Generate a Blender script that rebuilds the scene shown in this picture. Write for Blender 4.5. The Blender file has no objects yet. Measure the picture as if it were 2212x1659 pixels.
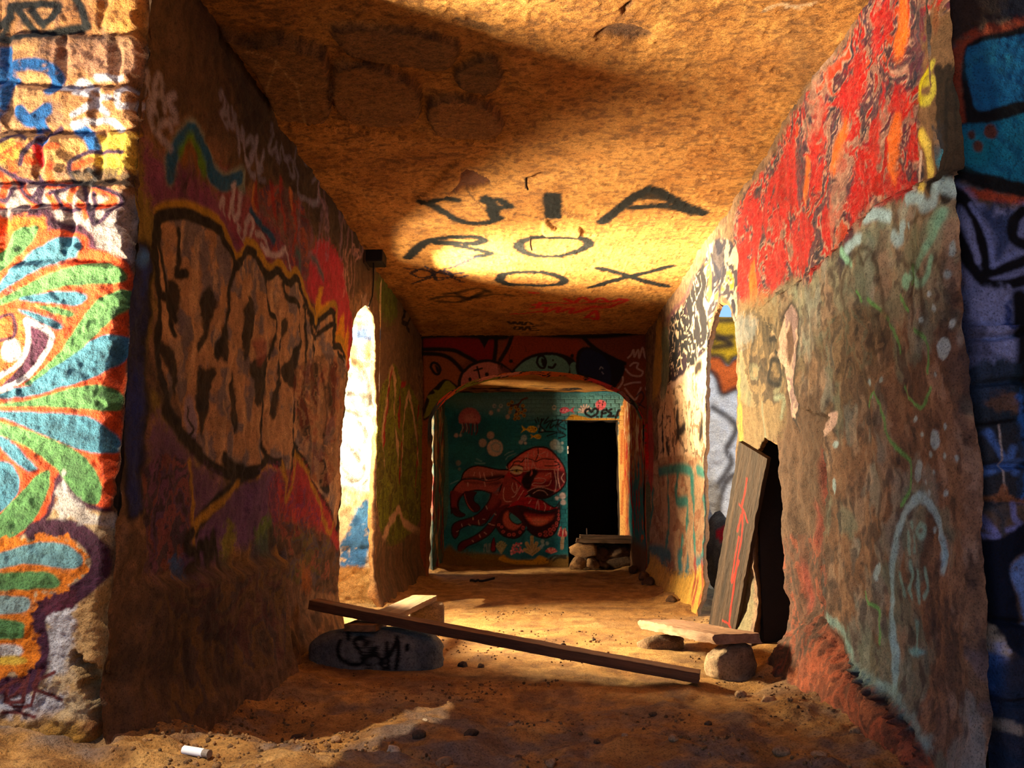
import bpy, bmesh, math, random
import numpy as np
from mathutils import Vector, Matrix

# ------------------------------------------------------------------ camera, world, lights
SC = bpy.context.scene
COL = SC.collection
FPX, CX, CY = 1800.0, 1106.0, 829.5
TH = math.atan((1086 - CY) / FPX)
PS = math.atan((1154 - CX) / FPX * math.cos(TH))
CF = np.array([-math.sin(PS) * math.cos(TH), math.cos(PS) * math.cos(TH), math.sin(TH)])
CR = np.array([math.cos(PS), math.sin(PS), 0.0])
CU = np.cross(CR, CF)
CP = np.array([0.0, 0.0, 0.9])
cam_d = bpy.data.cameras.new('camera')
cam_d.sensor_width = 36.0
cam_d.lens = 36.0 * FPX / 2212.0
cam_d.clip_start = 0.02
cam = bpy.data.objects.new('camera', cam_d)
COL.objects.link(cam)
cam.matrix_world = Matrix(((CR[0], CU[0], -CF[0], CP[0]), (CR[1], CU[1], -CF[1], CP[1]),
                           (CR[2], CU[2], -CF[2], CP[2]), (0, 0, 0, 1)))
SC.camera = cam

wd = bpy.data.worlds.new('sky')
SC.world = wd
wd.use_nodes = True
bg = wd.node_tree.nodes['Background']
bg.inputs[0].default_value = (0.30, 0.55, 1.0, 1)
bg.inputs[1].default_value = 1.5

def sun(direction, strength, color, angle):
    l = bpy.data.lights.new('sun', 'SUN'); l.energy = strength; l.color = color; l.angle = angle
    o = bpy.data.objects.new('sun', l); COL.objects.link(o)
    o.rotation_euler = Vector(direction).to_track_quat('-Z', 'Y').to_euler()

def area(name, loc, target, sx, sy, power, color, spread=180):
    l = bpy.data.lights.new(name, 'AREA'); l.shape = 'RECTANGLE'; l.size = sx; l.size_y = sy
    l.energy = power; l.color = color; l.spread = math.radians(spread)
    o = bpy.data.objects.new(name, l); COL.objects.link(o); o.location = loc
    o.rotation_euler = (Vector(target) - Vector(loc)).to_track_quat('-Z', 'Y').to_euler()

sun((0.318, 0.424, -0.848), 5.0, (1.0, 0.87, 0.66), math.radians(0.6))
# unseen area lamps standing in for bounce off the sunlit ground and walls outside
area('passage_fill', (-4.5, 6.15, 0.10), (-0.3, 6.3, 2.9), 2.0, 0.4, 900, (1.0, 0.86, 0.52), 50)
area('passage_wall_fill', (-2.4, 6.65, 1.45), (0.6, 5.2, 0.25), 0.5, 0.7, 290, (1.0, 0.86, 0.54), 96)
area('passage_foot_fill', (-2.6, 7.05, 0.35), (0.3, 4.7, 2.9), 0.5, 0.4, 135, (1.0, 0.86, 0.54), 70)
area('yard_fill', (-3.5, 1.65, 0.10), (-0.2, 3.05, 2.91), 0.5, 0.5, 105, (1.0, 0.88, 0.62), 44)
area('far_passage_fill', (-2.4, 10.1, 1.45), (1.3, 11.75, 1.5), 0.25, 0.9, 130, (1.0, 0.84, 0.56), 90)
area('far_passage_wall_fill', (-1.62, 9.95, 1.35), (-.2, 12.1, 1.2), 0.12, 0.9, 430, (1.0, 0.98, 0.92))
area('right_passage_fill', (2.3, 6.2, 0.9), (-1.3, 5.4, 1.3), 0.7, 0.9, 16, (1.0, 0.88, 0.68))
SC.cycles.diffuse_bounces = 2
SC.view_settings.view_transform = 'Standard'
SC.view_settings.look = 'None'
SC.view_settings.gamma = 1.0
SC.view_settings.use_curve_mapping = False
SC.view_settings.exposure = -0.15

# ------------------------------------------------------------------ picture <-> wall geometry
def ray(x, y):
    return CF + CR * (x - CX) / FPX - CU * (y - CY) / FPX
def onX(x, y, X):
    d = ray(x, y); return CP + d * (X - CP[0]) / d[0]
def onY(x, y, Y):
    d = ray(x, y); return CP + d * (Y - CP[1]) / d[1]
def onZ(x, y, Z):
    d = ray(x, y); return CP + d * (Z - CP[2]) / d[2]

# ------------------------------------------------------------------ noise
def _h(ix, iy, s):
    n = (ix.astype(np.int64) * 374761393 + iy.astype(np.int64) * 668265263 + int(s) * 974711) & 0xFFFFFFFF
    n = ((n ^ (n >> 13)) * 1274126177) & 0xFFFFFFFF
    n = (n ^ (n >> 16)) & 0xFFFF
    return n.astype(np.float32) / 65535.0
def vn(x, y, s=0):
    ix = np.floor(x); iy = np.floor(y); fx = (x - ix).astype(np.float32); fy = (y - iy).astype(np.float32)
    fx = fx * fx * (3 - 2 * fx); fy = fy * fy * (3 - 2 * fy)
    a = _h(ix, iy, s); b = _h(ix + 1, iy, s); c = _h(ix, iy + 1, s); d = _h(ix + 1, iy + 1, s)
    return (a + (b - a) * fx) * (1 - fy) + (c + (d - c) * fx) * fy
def fbm(x, y, o=4, s=0):
    t = 0; a = 0.5; n = 0
    for k in range(o):
        t = t + a * vn(x, y, s + k * 17); n += a
        x = x * 2.03 + 5.1; y = y * 2.03 - 3.7; a *= 0.5
    return t / n
def vn3(x, y, z, s=0):
    iz = np.floor(z); fz = z - iz; fz = fz * fz * (3 - 2 * fz)
    out = 0
    for k in (0, 1):
        zz = iz + k
        ix = np.floor(x); iy = np.floor(y); fx = x - ix; fy = y - iy
        fx = fx * fx * (3 - 2 * fx); fy = fy * fy * (3 - 2 * fy)
        off = (zz * 1013).astype(np.int64)
        a = _h(ix + off, iy, s); b = _h(ix + 1 + off, iy, s); c = _h(ix + off, iy + 1, s); d = _h(ix + 1 + off, iy + 1, s)
        v = (a + (b - a) * fx) * (1 - fy) + (c + (d - c) * fx) * fy
        out = out + v * (fz if k else 1 - fz)
    return out
def fbm3(x, y, z, o=3, s=0):
    t = 0; a = .5; n = 0
    for k in range(o):
        t = t + a * vn3(x, y, z, s + 31 * k); n += a; x, y, z = x * 2.1 + 1.3, y * 2.1 + 4.1, z * 2.1 - 2.2; a *= .5
    return t / n
def ss(a, b, x):
    t = np.clip((x - a) / (b - a), 0, 1); return t * t * (3 - 2 * t)
def lin(c):
    c = np.asarray(c, dtype=np.float32) / 255.0
    return np.where(c <= 0.04045, c / 12.92, ((c + 0.055) / 1.055) ** 2.4).astype(np.float32)
def spline(pts, closed=False, n=6):
    p = np.asarray(pts, dtype=float); m = len(p)
    if m < 3: return p
    out = []
    rng = range(m) if closed else range(m - 1)
    t = np.arange(n)[:, None] / n
    for i in rng:
        if closed:
            a, b, c, d = p[(i - 1) % m], p[i], p[(i + 1) % m], p[(i + 2) % m]
        else:
            a, b, c, d = p[max(i - 1, 0)], p[i], p[i + 1], p[min(i + 2, m - 1)]
        out.append(0.5 * (2 * b + (c - a) * t + (2 * a - 5 * b + 4 * c - d) * t ** 2 + (3 * b - a - 3 * c + d) * t ** 3))
    out = np.concatenate(out)
    if not closed: out = np.vstack([out, p[-1]])
    return out

# ------------------------------------------------------------------ paint: spray and brush marks laid on a wall in its own metres
class Paint:
    def __init__(s, u, v, px):
        s.shape = u.shape
        s.u = u.ravel().astype(np.float32); s.v = v.ravel().astype(np.float32); s.px = px
        s.col = np.zeros((s.u.size, 3), np.float32)
        s.e1 = fbm(s.u * 45, s.v * 45, 3, 91) - .5
        s.e2 = fbm(s.u * 14, s.v * 14, 4, 57)
        s.fr = (0, 0, 1.0)
    def frame(s, ox=0, oy=0, sc=1.0): s.fr = (ox, oy, sc)
    def P(s, pts):
        ox, oy, sc = s.fr
        return np.array([s.px(ox + x / sc, oy + y / sc) for x, y in pts])
    def base(s, cols, sc=6, seed=3, oct=5):
        n = fbm(s.u * sc, s.v * sc, oct, seed); n = np.clip((n - .28) / .44, 0, .9999) * (len(cols) - 1)
        i = n.astype(int); f = (n - i)[:, None]; L = lin(cols)
        s.col[:] = L[i] * (1 - f) + L[i + 1] * f
    def idx(s, p, m):
        a = p.min(0) - m; b = p.max(0) + m
        return np.nonzero((s.u > a[0]) & (s.u < b[0]) & (s.v > a[1]) & (s.v < b[1]))[0]
    def sdf(s, q, p, closed):
        best = np.full(len(q), 1e9, np.float32); ins = np.zeros(len(q), bool)
        m = len(p)
        for k in range(m if closed else m - 1):
            a = p[k]; b = p[(k + 1) % m]; ab = b - a; L = ab @ ab
            t = np.clip(((q - a) @ ab) / L, 0, 1) if L > 1e-14 else np.zeros(len(q))
            dx = q - a - t[:, None] * ab
            np.minimum(best, dx[:, 0] ** 2 + dx[:, 1] ** 2, out=best)
            if closed and a[1] != b[1]:
                c = (a[1] > q[:, 1]) != (b[1] > q[:, 1])
                ins ^= c & (q[:, 0] < (b[0] - a[0]) * (q[:, 1] - a[1]) / (b[1] - a[1]) + a[0])
        d = np.sqrt(best)
        return np.where(ins, -d, d) if closed else d
    def _al(s, i, d, soft, rough, chip, a):
        d = d + rough * 2 * s.e1[i]
        al = 1 - ss(-soft, soft, d)
        if chip: al = al * ss(chip - .1, chip + .06, s.e2[i] + s.e1[i] * .35)
        return al * a
    def mask(s, pts, soft=.01, rough=0, smooth=True):
        p = s.P(pts); p = spline(p, True) if smooth else p
        i = s.idx(p, soft * 2 + rough * 2); out = np.zeros(s.u.size, np.float32)
        if len(i): out[i] = s._al(i, s.sdf(np.stack([s.u[i], s.v[i]], 1), p, True), soft, rough, 0, 1)
        return out
    def _put(s, i, al, col):
        c = lin(col) if not isinstance(col, np.ndarray) or col.ndim == 1 else col
        s.col[i] = s.col[i] * (1 - al[:, None]) + c * al[:, None]
    def fill(s, pts, col, soft=.006, a=1., rough=.004, chip=0, smooth=True):
        p = s.P(pts); p = spline(p, True) if smooth else p
        i = s.idx(p, soft * 2 + rough * 2)
        if len(i): s._put(i, s._al(i, s.sdf(np.stack([s.u[i], s.v[i]], 1), p, True), soft, rough, chip, a), col)
    def line(s, pts, w, col, soft=.004, a=1., rough=.002, chip=0, smooth=True):
        p = s.P(pts); p = spline(p) if smooth else p
        i = s.idx(p, w + soft * 2 + rough * 2)
        if len(i): s._put(i, s._al(i, s.sdf(np.stack([s.u[i], s.v[i]], 1), p, False) - w / 2, soft, rough, chip, a), col)
    def lines(s, L, w, col, **k):
        for p in L: s.line(p, w, col, **k)
    def dot(s, x, y, rx, ry, col, **k):
        s.fill([(x + rx * math.cos(t), y + ry * math.sin(t)) for t in np.arange(8) * math.pi / 4], col, **k)
    def marble(s, pts, pal, sc=8, K=9, seed=1, warp=.12, line=None, lw=.2, soft=.01, rough=.01, a=1., sx=1., chip=0):
        p = spline(s.P(pts), True); i = s.idx(p, soft * 2 + rough * 2)
        if not len(i): return
        al = s._al(i, s.sdf(np.stack([s.u[i], s.v[i]], 1), p, True), soft, rough, chip, a)
        u = s.u[i] * sx; v = s.v[i]
        wu = fbm(u * 5, v * 5, 3, seed + 5) - .5; wv = fbm(u * 5, v * 5, 3, seed + 9) - .5
        x = fbm((u + wu * warp * 2) * sc, (v + wv * warp * 2) * sc, 4, seed) * K
        k = np.floor(x).astype(int); fr = x - k; L = lin(pal)
        c = L[k % len(pal)]
        if line is not None:
            m = (1 - ss(lw * .5, lw, np.minimum(fr, 1 - fr)))[:, None]; c = c * (1 - m) + lin(line) * m
        s._put(i, al, c)
    def scrib(s, box, col, w, n, seed, a=.9, k=5, **kw):
        r = random.Random(seed); x0, y0, x1, y1 = box[:4]
        sl = box[4] if len(box) > 4 else 0
        for q in range(n):
            xa = x0 + (x1 - x0) * q / n; xb = x0 + (x1 - x0) * (q + 1.1) / n; dy = sl * (q + .5)
            s.line([(r.uniform(xa, xb), dy + r.choice([y0, y1, r.uniform(y0, y1)])) for _ in range(k)], w, col, a=a, **kw)

MATS = {}
def material(name, bump=.5, scale=60, rough=.88, grain=.35, attr=True, color=None, spec=.25, stretch=(1, 1, 1), metallic=0, pits=0):
    if name in MATS: return MATS[name]
    m = bpy.data.materials.new(name); m.use_nodes = True; nt = m.node_tree; N = nt.nodes; L = nt.links
    b = N['Principled BSDF']; b.inputs['Roughness'].default_value = rough; b.inputs['Metallic'].default_value = metallic
    b.inputs['Specular IOR Level'].default_value = spec
    tc = N.new('ShaderNodeTexCoord'); mp = N.new('ShaderNodeMapping'); mp.inputs['Scale'].default_value = stretch
    L.new(tc.outputs['Object'], mp.inputs['Vector'])
    n1 = N.new('ShaderNodeTexNoise'); n1.inputs['Scale'].default_value = scale; n1.inputs['Detail'].default_value = 5
    n1.inputs['Roughness'].default_value = .65
    n2 = N.new('ShaderNodeTexNoise'); n2.inputs['Scale'].default_value = scale * 3.6; n2.inputs['Detail'].default_value = 4; n2.inputs['Roughness'].default_value = .7
    L.new(mp.outputs[0], n1.inputs['Vector']); L.new(mp.outputs[0], n2.inputs['Vector'])
    mr = N.new('ShaderNodeMapRange'); mr.inputs[1].default_value = .3; mr.inputs[2].default_value = .7
    mr.inputs[3].default_value = 1 - grain; mr.inputs[4].default_value = 1 + grain * .45
    mx = N.new('ShaderNodeMix'); mx.data_type = 'FLOAT'; mx.inputs[0].default_value = .4
    L.new(n1.outputs[0], mx.inputs[2]); L.new(n2.outputs[0], mx.inputs[3]); L.new(mx.outputs[0], mr.inputs[0])
    ml = N.new('ShaderNodeMix'); ml.data_type = 'RGBA'; ml.blend_type = 'MULTIPLY'; ml.inputs[0].default_value = 1
    if attr:
        at = N.new('ShaderNodeAttribute'); at.attribute_name = 'Col'; L.new(at.outputs['Color'], ml.inputs[6])
    else:
        ml.inputs[6].default_value = (*lin(color), 1)
    fac = mr.outputs[0]
    if pits:
        pr_ = N.new('ShaderNodeMapRange'); pr_.interpolation_type = 'SMOOTHSTEP'
        pr_.inputs[1].default_value = .36; pr_.inputs[2].default_value = .47; pr_.inputs[3].default_value = 1 - pits; pr_.inputs[4].default_value = 1
        L.new(n2.outputs[0], pr_.inputs[0]); mm = N.new('ShaderNodeMath'); mm.operation = 'MULTIPLY'
        L.new(fac, mm.inputs[0]); L.new(pr_.outputs[0], mm.inputs[1]); fac = mm.outputs[0]
    L.new(fac, ml.inputs[7]); L.new(ml.outputs[2], b.inputs['Base Color'])
    bp = N.new('ShaderNodeBump'); bp.inputs['Strength'].default_value = bump; bp.inputs['Distance'].default_value = .022
    L.new(mx.outputs[0], bp.inputs['Height']); L.new(bp.outputs[0], b.inputs['Normal'])
    MATS[name] = m
    return m
M_WALL = material('painted_plaster', .85, 42, .82, .48, pits=.45)
M_CEIL = material('spattered_ceiling', .9, 42, .9, .7, stretch=(.7, 1.2, 1), pits=.5)
M_FLOOR = material('sandy_floor', 1.0, 34, .95, .55, pits=.5)
M_STONE = material('rough_stone', .9, 26, .9, .55, pits=.4)
M_WOOD = material('weathered_wood', .5, 30, .75, .45, stretch=(.12, 1.6, 1.6))

def tag(o, label, cat=None, group=None, kind=None):
    o['label'] = label
    if cat: o['category'] = cat
    if group: o['group'] = group
    if kind: o['kind'] = kind
    return o
def mesh_obj(name, V, F, col, mat, parent=None, smooth=True):
    V = np.ascontiguousarray(V, dtype=np.float32); F = np.ascontiguousarray(F, dtype=np.int32)
    me = bpy.data.meshes.new(name); k = F.shape[1]
    me.vertices.add(len(V)); me.vertices.foreach_set('co', V.ravel())
    me.loops.add(F.size); me.loops.foreach_set('vertex_index', F.ravel())
    me.polygons.add(len(F)); me.polygons.foreach_set('loop_start', np.arange(len(F), dtype=np.int32) * k)
    me.update(calc_edges=True)
    if smooth: me.polygons.foreach_set('use_smooth', np.ones(len(F), bool))
    if col is not None:
        c = np.ones((len(V), 4), np.float32); c[:, :3] = np.clip(col, 0, 1)
        at = me.color_attributes.new('Col', 'FLOAT_COLOR', 'POINT'); at.data.foreach_set('color', c.ravel())
    me.materials.append(mat); me.validate()
    o = bpy.data.objects.new(name, me); COL.objects.link(o)
    if parent: o.parent = parent
    return o

def closest(q, p):
    best = np.full(len(q), 1e9); out = q.copy(); m = len(p)
    for k in range(m):
        a = p[k]; ab = p[(k + 1) % m] - a; L = ab @ ab
        if L < 1e-14: continue
        t = np.clip(((q - a) @ ab) / L, 0, 1); c = a + t[:, None] * ab; d = ((q - c) ** 2).sum(1)
        w = d < best; best[w] = d[w]; out[w] = c[w]
    return out

class Panel:
    """a grid wall: relief + paint + openings with reveals + pieces that are parts of their own"""
    def __init__(s, us, vs, px):
        s.U, s.V = np.meshgrid(us, vs, indexing='ij'); s.p = Paint(s.U, s.V, px); s.H = np.zeros(s.U.size, np.float32)
        s.holes = []
    def build(s, name, fmap, flip, mat, reveal=None, cells=None, piece='stone'):
        nu, nv = s.U.shape; u = s.U.ravel().copy(); v = s.V.ravel().copy()
        I = np.arange(nu * nv).reshape(nu, nv)
        Q = np.stack([I[:-1, :-1], I[1:, :-1], I[1:, 1:], I[:-1, 1:]], -1).reshape(-1, 4)
        cu = u[Q].mean(1); cv = v[Q].mean(1); keep = np.ones(len(Q), bool); hid = []
        for poly in s.holes:
            c = s.p.sdf(np.stack([cu, cv], 1), poly, True) < 0
            keep &= ~c; hid.append(c)
        usedk = np.zeros(nu * nv, bool); usedk[Q[keep].ravel()] = True
        for poly, c in zip(s.holes, hid):
            b = np.zeros(nu * nv, bool); b[Q[c].ravel()] = True; b &= usedk
            bi = np.nonzero(b)[0]
            if len(bi):
                q = closest(np.stack([u[bi], v[bi]], 1), poly); u[bi] = q[:, 0]; v[bi] = np.maximum(q[:, 1], s.V.min())
        X = fmap(u, v, s.H); col = s.p.col; Qk = Q[keep]
        if flip: Qk = Qk[:, ::-1]
        rv = []
        if reveal is not None and s.holes:
            E = np.concatenate([Qk[:, [0, 1]], Qk[:, [1, 2]], Qk[:, [2, 3]], Qk[:, [3, 0]]])
            key = np.minimum(E[:, 0], E[:, 1]).astype(np.int64) * (nu * nv) + np.maximum(E[:, 0], E[:, 1])
            _, inv, cnt = np.unique(key, return_inverse=True, return_counts=True)
            B = E[cnt[inv] == 1]
            def border(i):
                a, b = i // nv, i % nv
                return (a == 0), (a == nu - 1), (b == 0), (b == nv - 1)
            b0 = border(B[:, 0]); b1 = border(B[:, 1]); out = np.zeros(len(B), bool)
            for x, y in zip(b0, b1): out |= x & y
            B = B[~out]; vi = np.unique(B.ravel()); loc = np.full(nu * nv, -1); loc[vi] = np.arange(len(vi))
            vec, steps, cfn = reveal; nb = len(vi)
            Vn, Cn, Fn = [X], [col], [Qk]; prev = vi
            for k in range(1, steps + 1):
                t = k / steps; P = X[vi] + np.asarray(vec) * t
                P = P + (fbm3(P[:, 0] * 6, P[:, 1] * 6, P[:, 2] * 6, 2, 7)[:, None] - .5) * .05 * (0.4 + t)
                cur = np.arange(nb) + len(X) + (k - 1) * nb
                Vn.append(P); Cn.append(cfn(u[vi], v[vi], t, col[vi]))
                a = prev[loc[B[:, 0]]]; b = prev[loc[B[:, 1]]]; c = cur[loc[B[:, 1]]]; d = cur[loc[B[:, 0]]]
                Fn.append(np.stack([b, a, d, c], 1)); prev = cur
            rv = np.concatenate(Fn[1:]); X = np.concatenate(Vn); col = np.concatenate(Cn)
        main = np.ones(len(Qk), bool); parts = []
        if cells is not None:
            ids = cells(cu[keep], cv[keep])
            for i in np.unique(ids[ids >= 0]):
                w = ids == i
                if w.sum() >= 6: parts.append(Qk[w]); main &= ~w
        F = Qk[main]
        if len(rv): F = np.concatenate([F, rv])
        def sub(nm, F, par=None):
            vi, inv = np.unique(F.ravel(), return_inverse=True)
            return mesh_obj(nm, X[vi], inv.reshape(F.shape), col[vi], mat, par)
        o = sub(name, F)
        for q in parts: sub(piece, q, o)
        return o

def dgrid(a, b, k, dmax, dmin=0):
    out = [a]; y = a
    while y < b:
        y += min(max(y * y / (FPX * 1.35) * k, dmin), dmax); out.append(y)
    out[-1] = b
    return np.array(out)
def flatbox(name, lo, hi, mat, label, kind='structure'):
    bm = bmesh.new(); bmesh.ops.create_cube(bm, size=1)
    for v in bm.verts: v.co = Vector([(lo[i] + hi[i]) / 2 + v.co[i] * (hi[i] - lo[i]) for i in range(3)])
    me = bpy.data.meshes.new(name); bm.to_mesh(me); bm.free(); me.materials.append(mat)
    o = bpy.data.objects.new(name, me); COL.objects.link(o); tag(o, label, kind=kind); return o

XL, XR, ZC, YP, YA, YE = -1.35, 1.35, 2.91, 2.66, 9.9, 12.1

# ------------------------------------------------------------------ floor
BLK, CREAM, RED, ORG = (22, 17, 16), (222, 186, 150), (205, 22, 16), (240, 95, 20)
pn = Panel(np.linspace(-1.75, 1.75, 300), dgrid(2.3, 12.5, 2.6, .04, .010), lambda x, y: onZ(x, y, 0)[:2])
P = pn.p; u, v = P.u, P.v
big = fbm(u * 1.1, v * 1.1, 3, 11) - .5; mid = fbm(u * 4, v * 4, 4, 12) - .5; fin = fbm(u * 16, v * 16, 3, 13) - .5
near = 1 - ss(3.3, 5.0, v)
pn.H = big * .05 * (.5 + near) + mid * (.018 + .07 * near) + fin * (.008 + .026 * near)
for sgn in (-1, 1):                                   # dirt banked up against the walls
    pn.H += .07 * ss(1.02, 1.42, sgn * u + (mid * .3)) * (.4 + fbm(u * 3, v * 3, 3, 15)) * (1 - .75 * ss(5.6, 5.9, v) * (1 - ss(7.0, 7.3, v)))
pn.H += .0 * P.mask([(560, 1600), (640, 1565), (760, 1590), (820, 1625), (700, 1659), (560, 1659)], .08)
pn.H += .045 * P.mask([(790, 1600), (860, 1570), (960, 1560), (1060, 1580), (1050, 1620), (880, 1640)], .06)
mound = (1 - ss(2.78, 3.22, v + (u + .9) * .25 + mid * .5)) * (1 - ss(-.45, .15, u + mid * .6)); pn.H += .13 * mound
P.base([(142, 98, 50), (170, 120, 60), (190, 138, 74), (160, 112, 56), (200, 150, 84)], 3, 21)
g = ss(.44, .70, fbm(u * 6, v * 6, 5, 24))[:, None] * .8 * (near[:, None] * .85 + .15)
P.col = P.col * (1 - g) + lin((112, 100, 94)) * g
g = ss(.52, .72, fbm(u * 12, v * 6, 5, 25))[:, None] * .45
P.col = P.col * (1 - g) + lin((105, 66, 38)) * g
fl = pn.build('floor', lambda u, v, h: np.stack([u, v, h], 1), False, M_FLOOR)
tag(fl, 'uneven sandy dirt floor of the graffiti corridor', kind='structure')
def floor_z(x, y):
    i = np.argmin((pn_u - x) ** 2 + (pn_v - y) ** 2); return float(pn_h[i])
pn_u, pn_v, pn_h = u.copy(), v.copy(), pn.H.copy()

# ------------------------------------------------------------------ ceiling
pc = Panel(np.linspace(-1.45, 1.45, 330), dgrid(1.9, YA + .1, 2.4, .03, .007), lambda x, y: onZ(x, y, ZC)[:2])
P = pc.p; u, v = P.u, P.v
pc.H = (fbm(u * 1.2, v * 1.2, 3, 31) - .5) * .05 + (fbm(u * 9, v * 9, 4, 32) - .5) * .014 + np.maximum(fbm(u * 38, v * 38, 2, 33) - .55, 0) * .03
P.base([(172, 112, 52), (190, 128, 62), (205, 142, 72), (182, 120, 56)], 3, 41)
g = ss(.54, .66, fbm(u * 22, v * 40, 3, 42))[:, None] * .55
P.col = P.col * (1 - g) + lin((92, 58, 34)) * g
CST = [[(478, 62), (540, 84), (600, 74), (660, 92), (700, 110), (712, 160), (708, 244), (640, 250), (596, 232), (560, 165), (520, 110)],
       [(722, 140), (800, 132), (880, 165), (906, 200), (903, 248), (860, 264), (770, 256), (722, 222)],
       [(925, 222), (960, 205), (1040, 216), (1080, 250), (1083, 278), (1050, 294), (960, 290), (928, 262)],
       [(720, 60), (860, 58), (975, 85), (990, 110), (960, 150), (880, 140), (760, 118)],
       [(985, 150), (1060, 120), (1085, 160), (1060, 200), (1000, 190)]]
cmask = [P.mask(c, .012, .01) for c in CST]
for m, dz in zip(cmask, (.06, .045, .045, .03, .03)): pc.H += m * dz
brk = P.mask([(300, 0), (980, 20), (1100, 170), (1190, 250), (1080, 300), (900, 300), (700, 270), (560, 260), (440, 160)], .05, .05)
pc.H -= brk * .02
P.col *= (1 - .18 * brk[:, None])
for m, c in zip(cmask, ((126, 88, 54), (134, 92, 56), (142, 98, 60), (114, 82, 56), (94, 70, 50))):
    P.col = P.col * (1 - .7 * m[:, None]) + lin(c) * .7 * m[:, None]
P.lines([[(530, 90), (590, 110), (640, 160), (700, 165)], [(600, 110), (575, 190), (600, 230)], [(640, 160), (660, 250)]], .008, (190, 150, 100), a=.6)
for c in CST: P.line(c + [c[0]], .016, (60, 40, 26), a=.75, soft=.014, rough=.02, chip=.25)
P.fill([(985, 40), (1030, 45), (1090, 60), (1050, 68), (1000, 55)], (70, 48, 36), a=.6, soft=.01)
for q in ([(1288, 75), (1330, 52), (1375, 60), (1410, 85), (1380, 92), (1320, 82)], [(1345, 18), (1362, 5), (1366, 12), (1350, 28)]):
    P.fill(q, (72, 50, 40), a=.75, soft=.012); pc.H -= P.mask(q, .02) * .03
hole = [(1000, 372), (1040, 382), (1060, 402), (1020, 412), (985, 415), (960, 428), (990, 400)]
pc.H -= P.mask(hole, .008, .006) * .03; P.fill(hole, (110, 60, 32), soft=.006)
flake = [(985, 352), (1005, 372), (1010, 400), (960, 430), (920, 440), (890, 435), (930, 408)]
pc.H += P.mask(flake, .008, .006) * .016
flake2 = [(1176, 470), (1200, 492), (1250, 490), (1245, 510), (1190, 512), (1172, 500)]
pc.H += P.mask(flake2, .006) * .018; P.fill(flake2, (222, 170, 100), a=.6)
P.line([(1010, 415), (1050, 452), (1110, 458), (1170, 470), (1210, 478)], .012, (60, 36, 20), a=.8)
SP = dict(soft=.014, rough=.010)
INK = (9, 7, 7)
# D I A / R O / O X
P.frame(700, 350, 2.458)
P.lines([[(520, 205), (600, 250), (700, 305), (780, 328), (870, 320), (930, 290)], [(545, 215), (620, 195), (700, 205)],
         [(860, 190), (890, 235), (905, 290)], [(850, 205), (930, 200), (985, 235)], [(880, 260), (940, 240)]], .085, INK, a=1, **SP)
P.fill([(850, 190), (905, 195), (935, 240), (925, 285), (880, 300), (870, 240)], INK, a=.95, **SP)
P.line([(1210, 175), (1216, 280)], .13, INK, a=1, **SP)
P.lines([[(1475, 315), (1560, 250), (1650, 185), (1720, 150), (1790, 165), (1850, 200)], [(1850, 200), (1930, 235), (2010, 265)],
         [(1640, 240), (1740, 230), (1850, 232), (1960, 262)]], .095, INK, a=1, **SP)
P.fill([(1650, 190), (1720, 130), (1790, 160), (1840, 205), (1740, 200)], INK, a=.95, **SP)
P.lines([[(445, 505), (500, 455), (580, 415), (700, 398), (810, 396), (845, 412), (800, 430), (690, 428), (600, 428)],
         [(600, 432), (720, 445), (830, 465), (880, 480), (820, 495)]], .095, INK, a=1, **SP)
P.line([(1040, 460), (1035, 430), (1090, 400), (1200, 392), (1330, 395), (1400, 420), (1390, 455), (1300, 485), (1180, 497), (1090, 485), (1040, 460)], .095, INK, a=1, **SP)
P.line([(930, 625), (960, 590), (1060, 578), (1180, 585), (1270, 620), (1250, 645), (1120, 652), (990, 650), (930, 625)], .095, INK, a=1, **SP)
P.lines([[(1460, 565), (1560, 590), (1680, 625), (1820, 660)], [(1420, 665), (1560, 625), (1680, 595), (1840, 555)]], .095, INK, a=1, **SP)
P.line([(820, 498), (740, 525), (690, 550), (640, 560)], .035, (20, 30, 60), a=.9)
P.lines([[(460, 585), (520, 565), (580, 590), (520, 610), (465, 590)], [(540, 550), (600, 580), (690, 590), (740, 580)],
         [(560, 600), (640, 570), (680, 605), (600, 620), (580, 580)], [(470, 640), (560, 610), (660, 610), (740, 635)],
         [(620, 570), (700, 610), (760, 600)], [(430, 560), (520, 570)]], .035, (20, 30, 62), a=.9)
P.lines([[(570, 730), (660, 710), (780, 720), (900, 700), (1000, 710)], [(640, 700), (740, 680), (830, 665), (880, 690)],
         [(700, 690), (760, 730), (860, 680)], [(600, 740), (720, 742), (820, 700)]], .07, BLK, a=.8, soft=.03)
RS = (214, 30, 36)
P.lines([[(1000, 808), (1080, 800), (1150, 790)], [(1110, 755), (1200, 745), (1330, 750), (1460, 745), (1600, 730)],
         [(1100, 775), (1180, 770), (1170, 795), (1250, 770), (1240, 795), (1320, 775), (1310, 800), (1400, 780)],
         [(1280, 725), (1330, 745), (1370, 718), (1420, 742), (1470, 722), (1520, 745), (1570, 728)],
         [(1390, 825), (1440, 790), (1450, 830), (1400, 820)], [(1330, 800), (1420, 770), (1500, 775), (1560, 755), (1610, 735)],
         [(1095, 690), (1130, 692)], [(1130, 770), (1150, 745)]], .05, RS, a=.95, soft=.01)
P.fill([(1150, 765), (1300, 760), (1480, 760), (1590, 735), (1500, 780), (1300, 790)], RS, a=.45, soft=.05)
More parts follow.
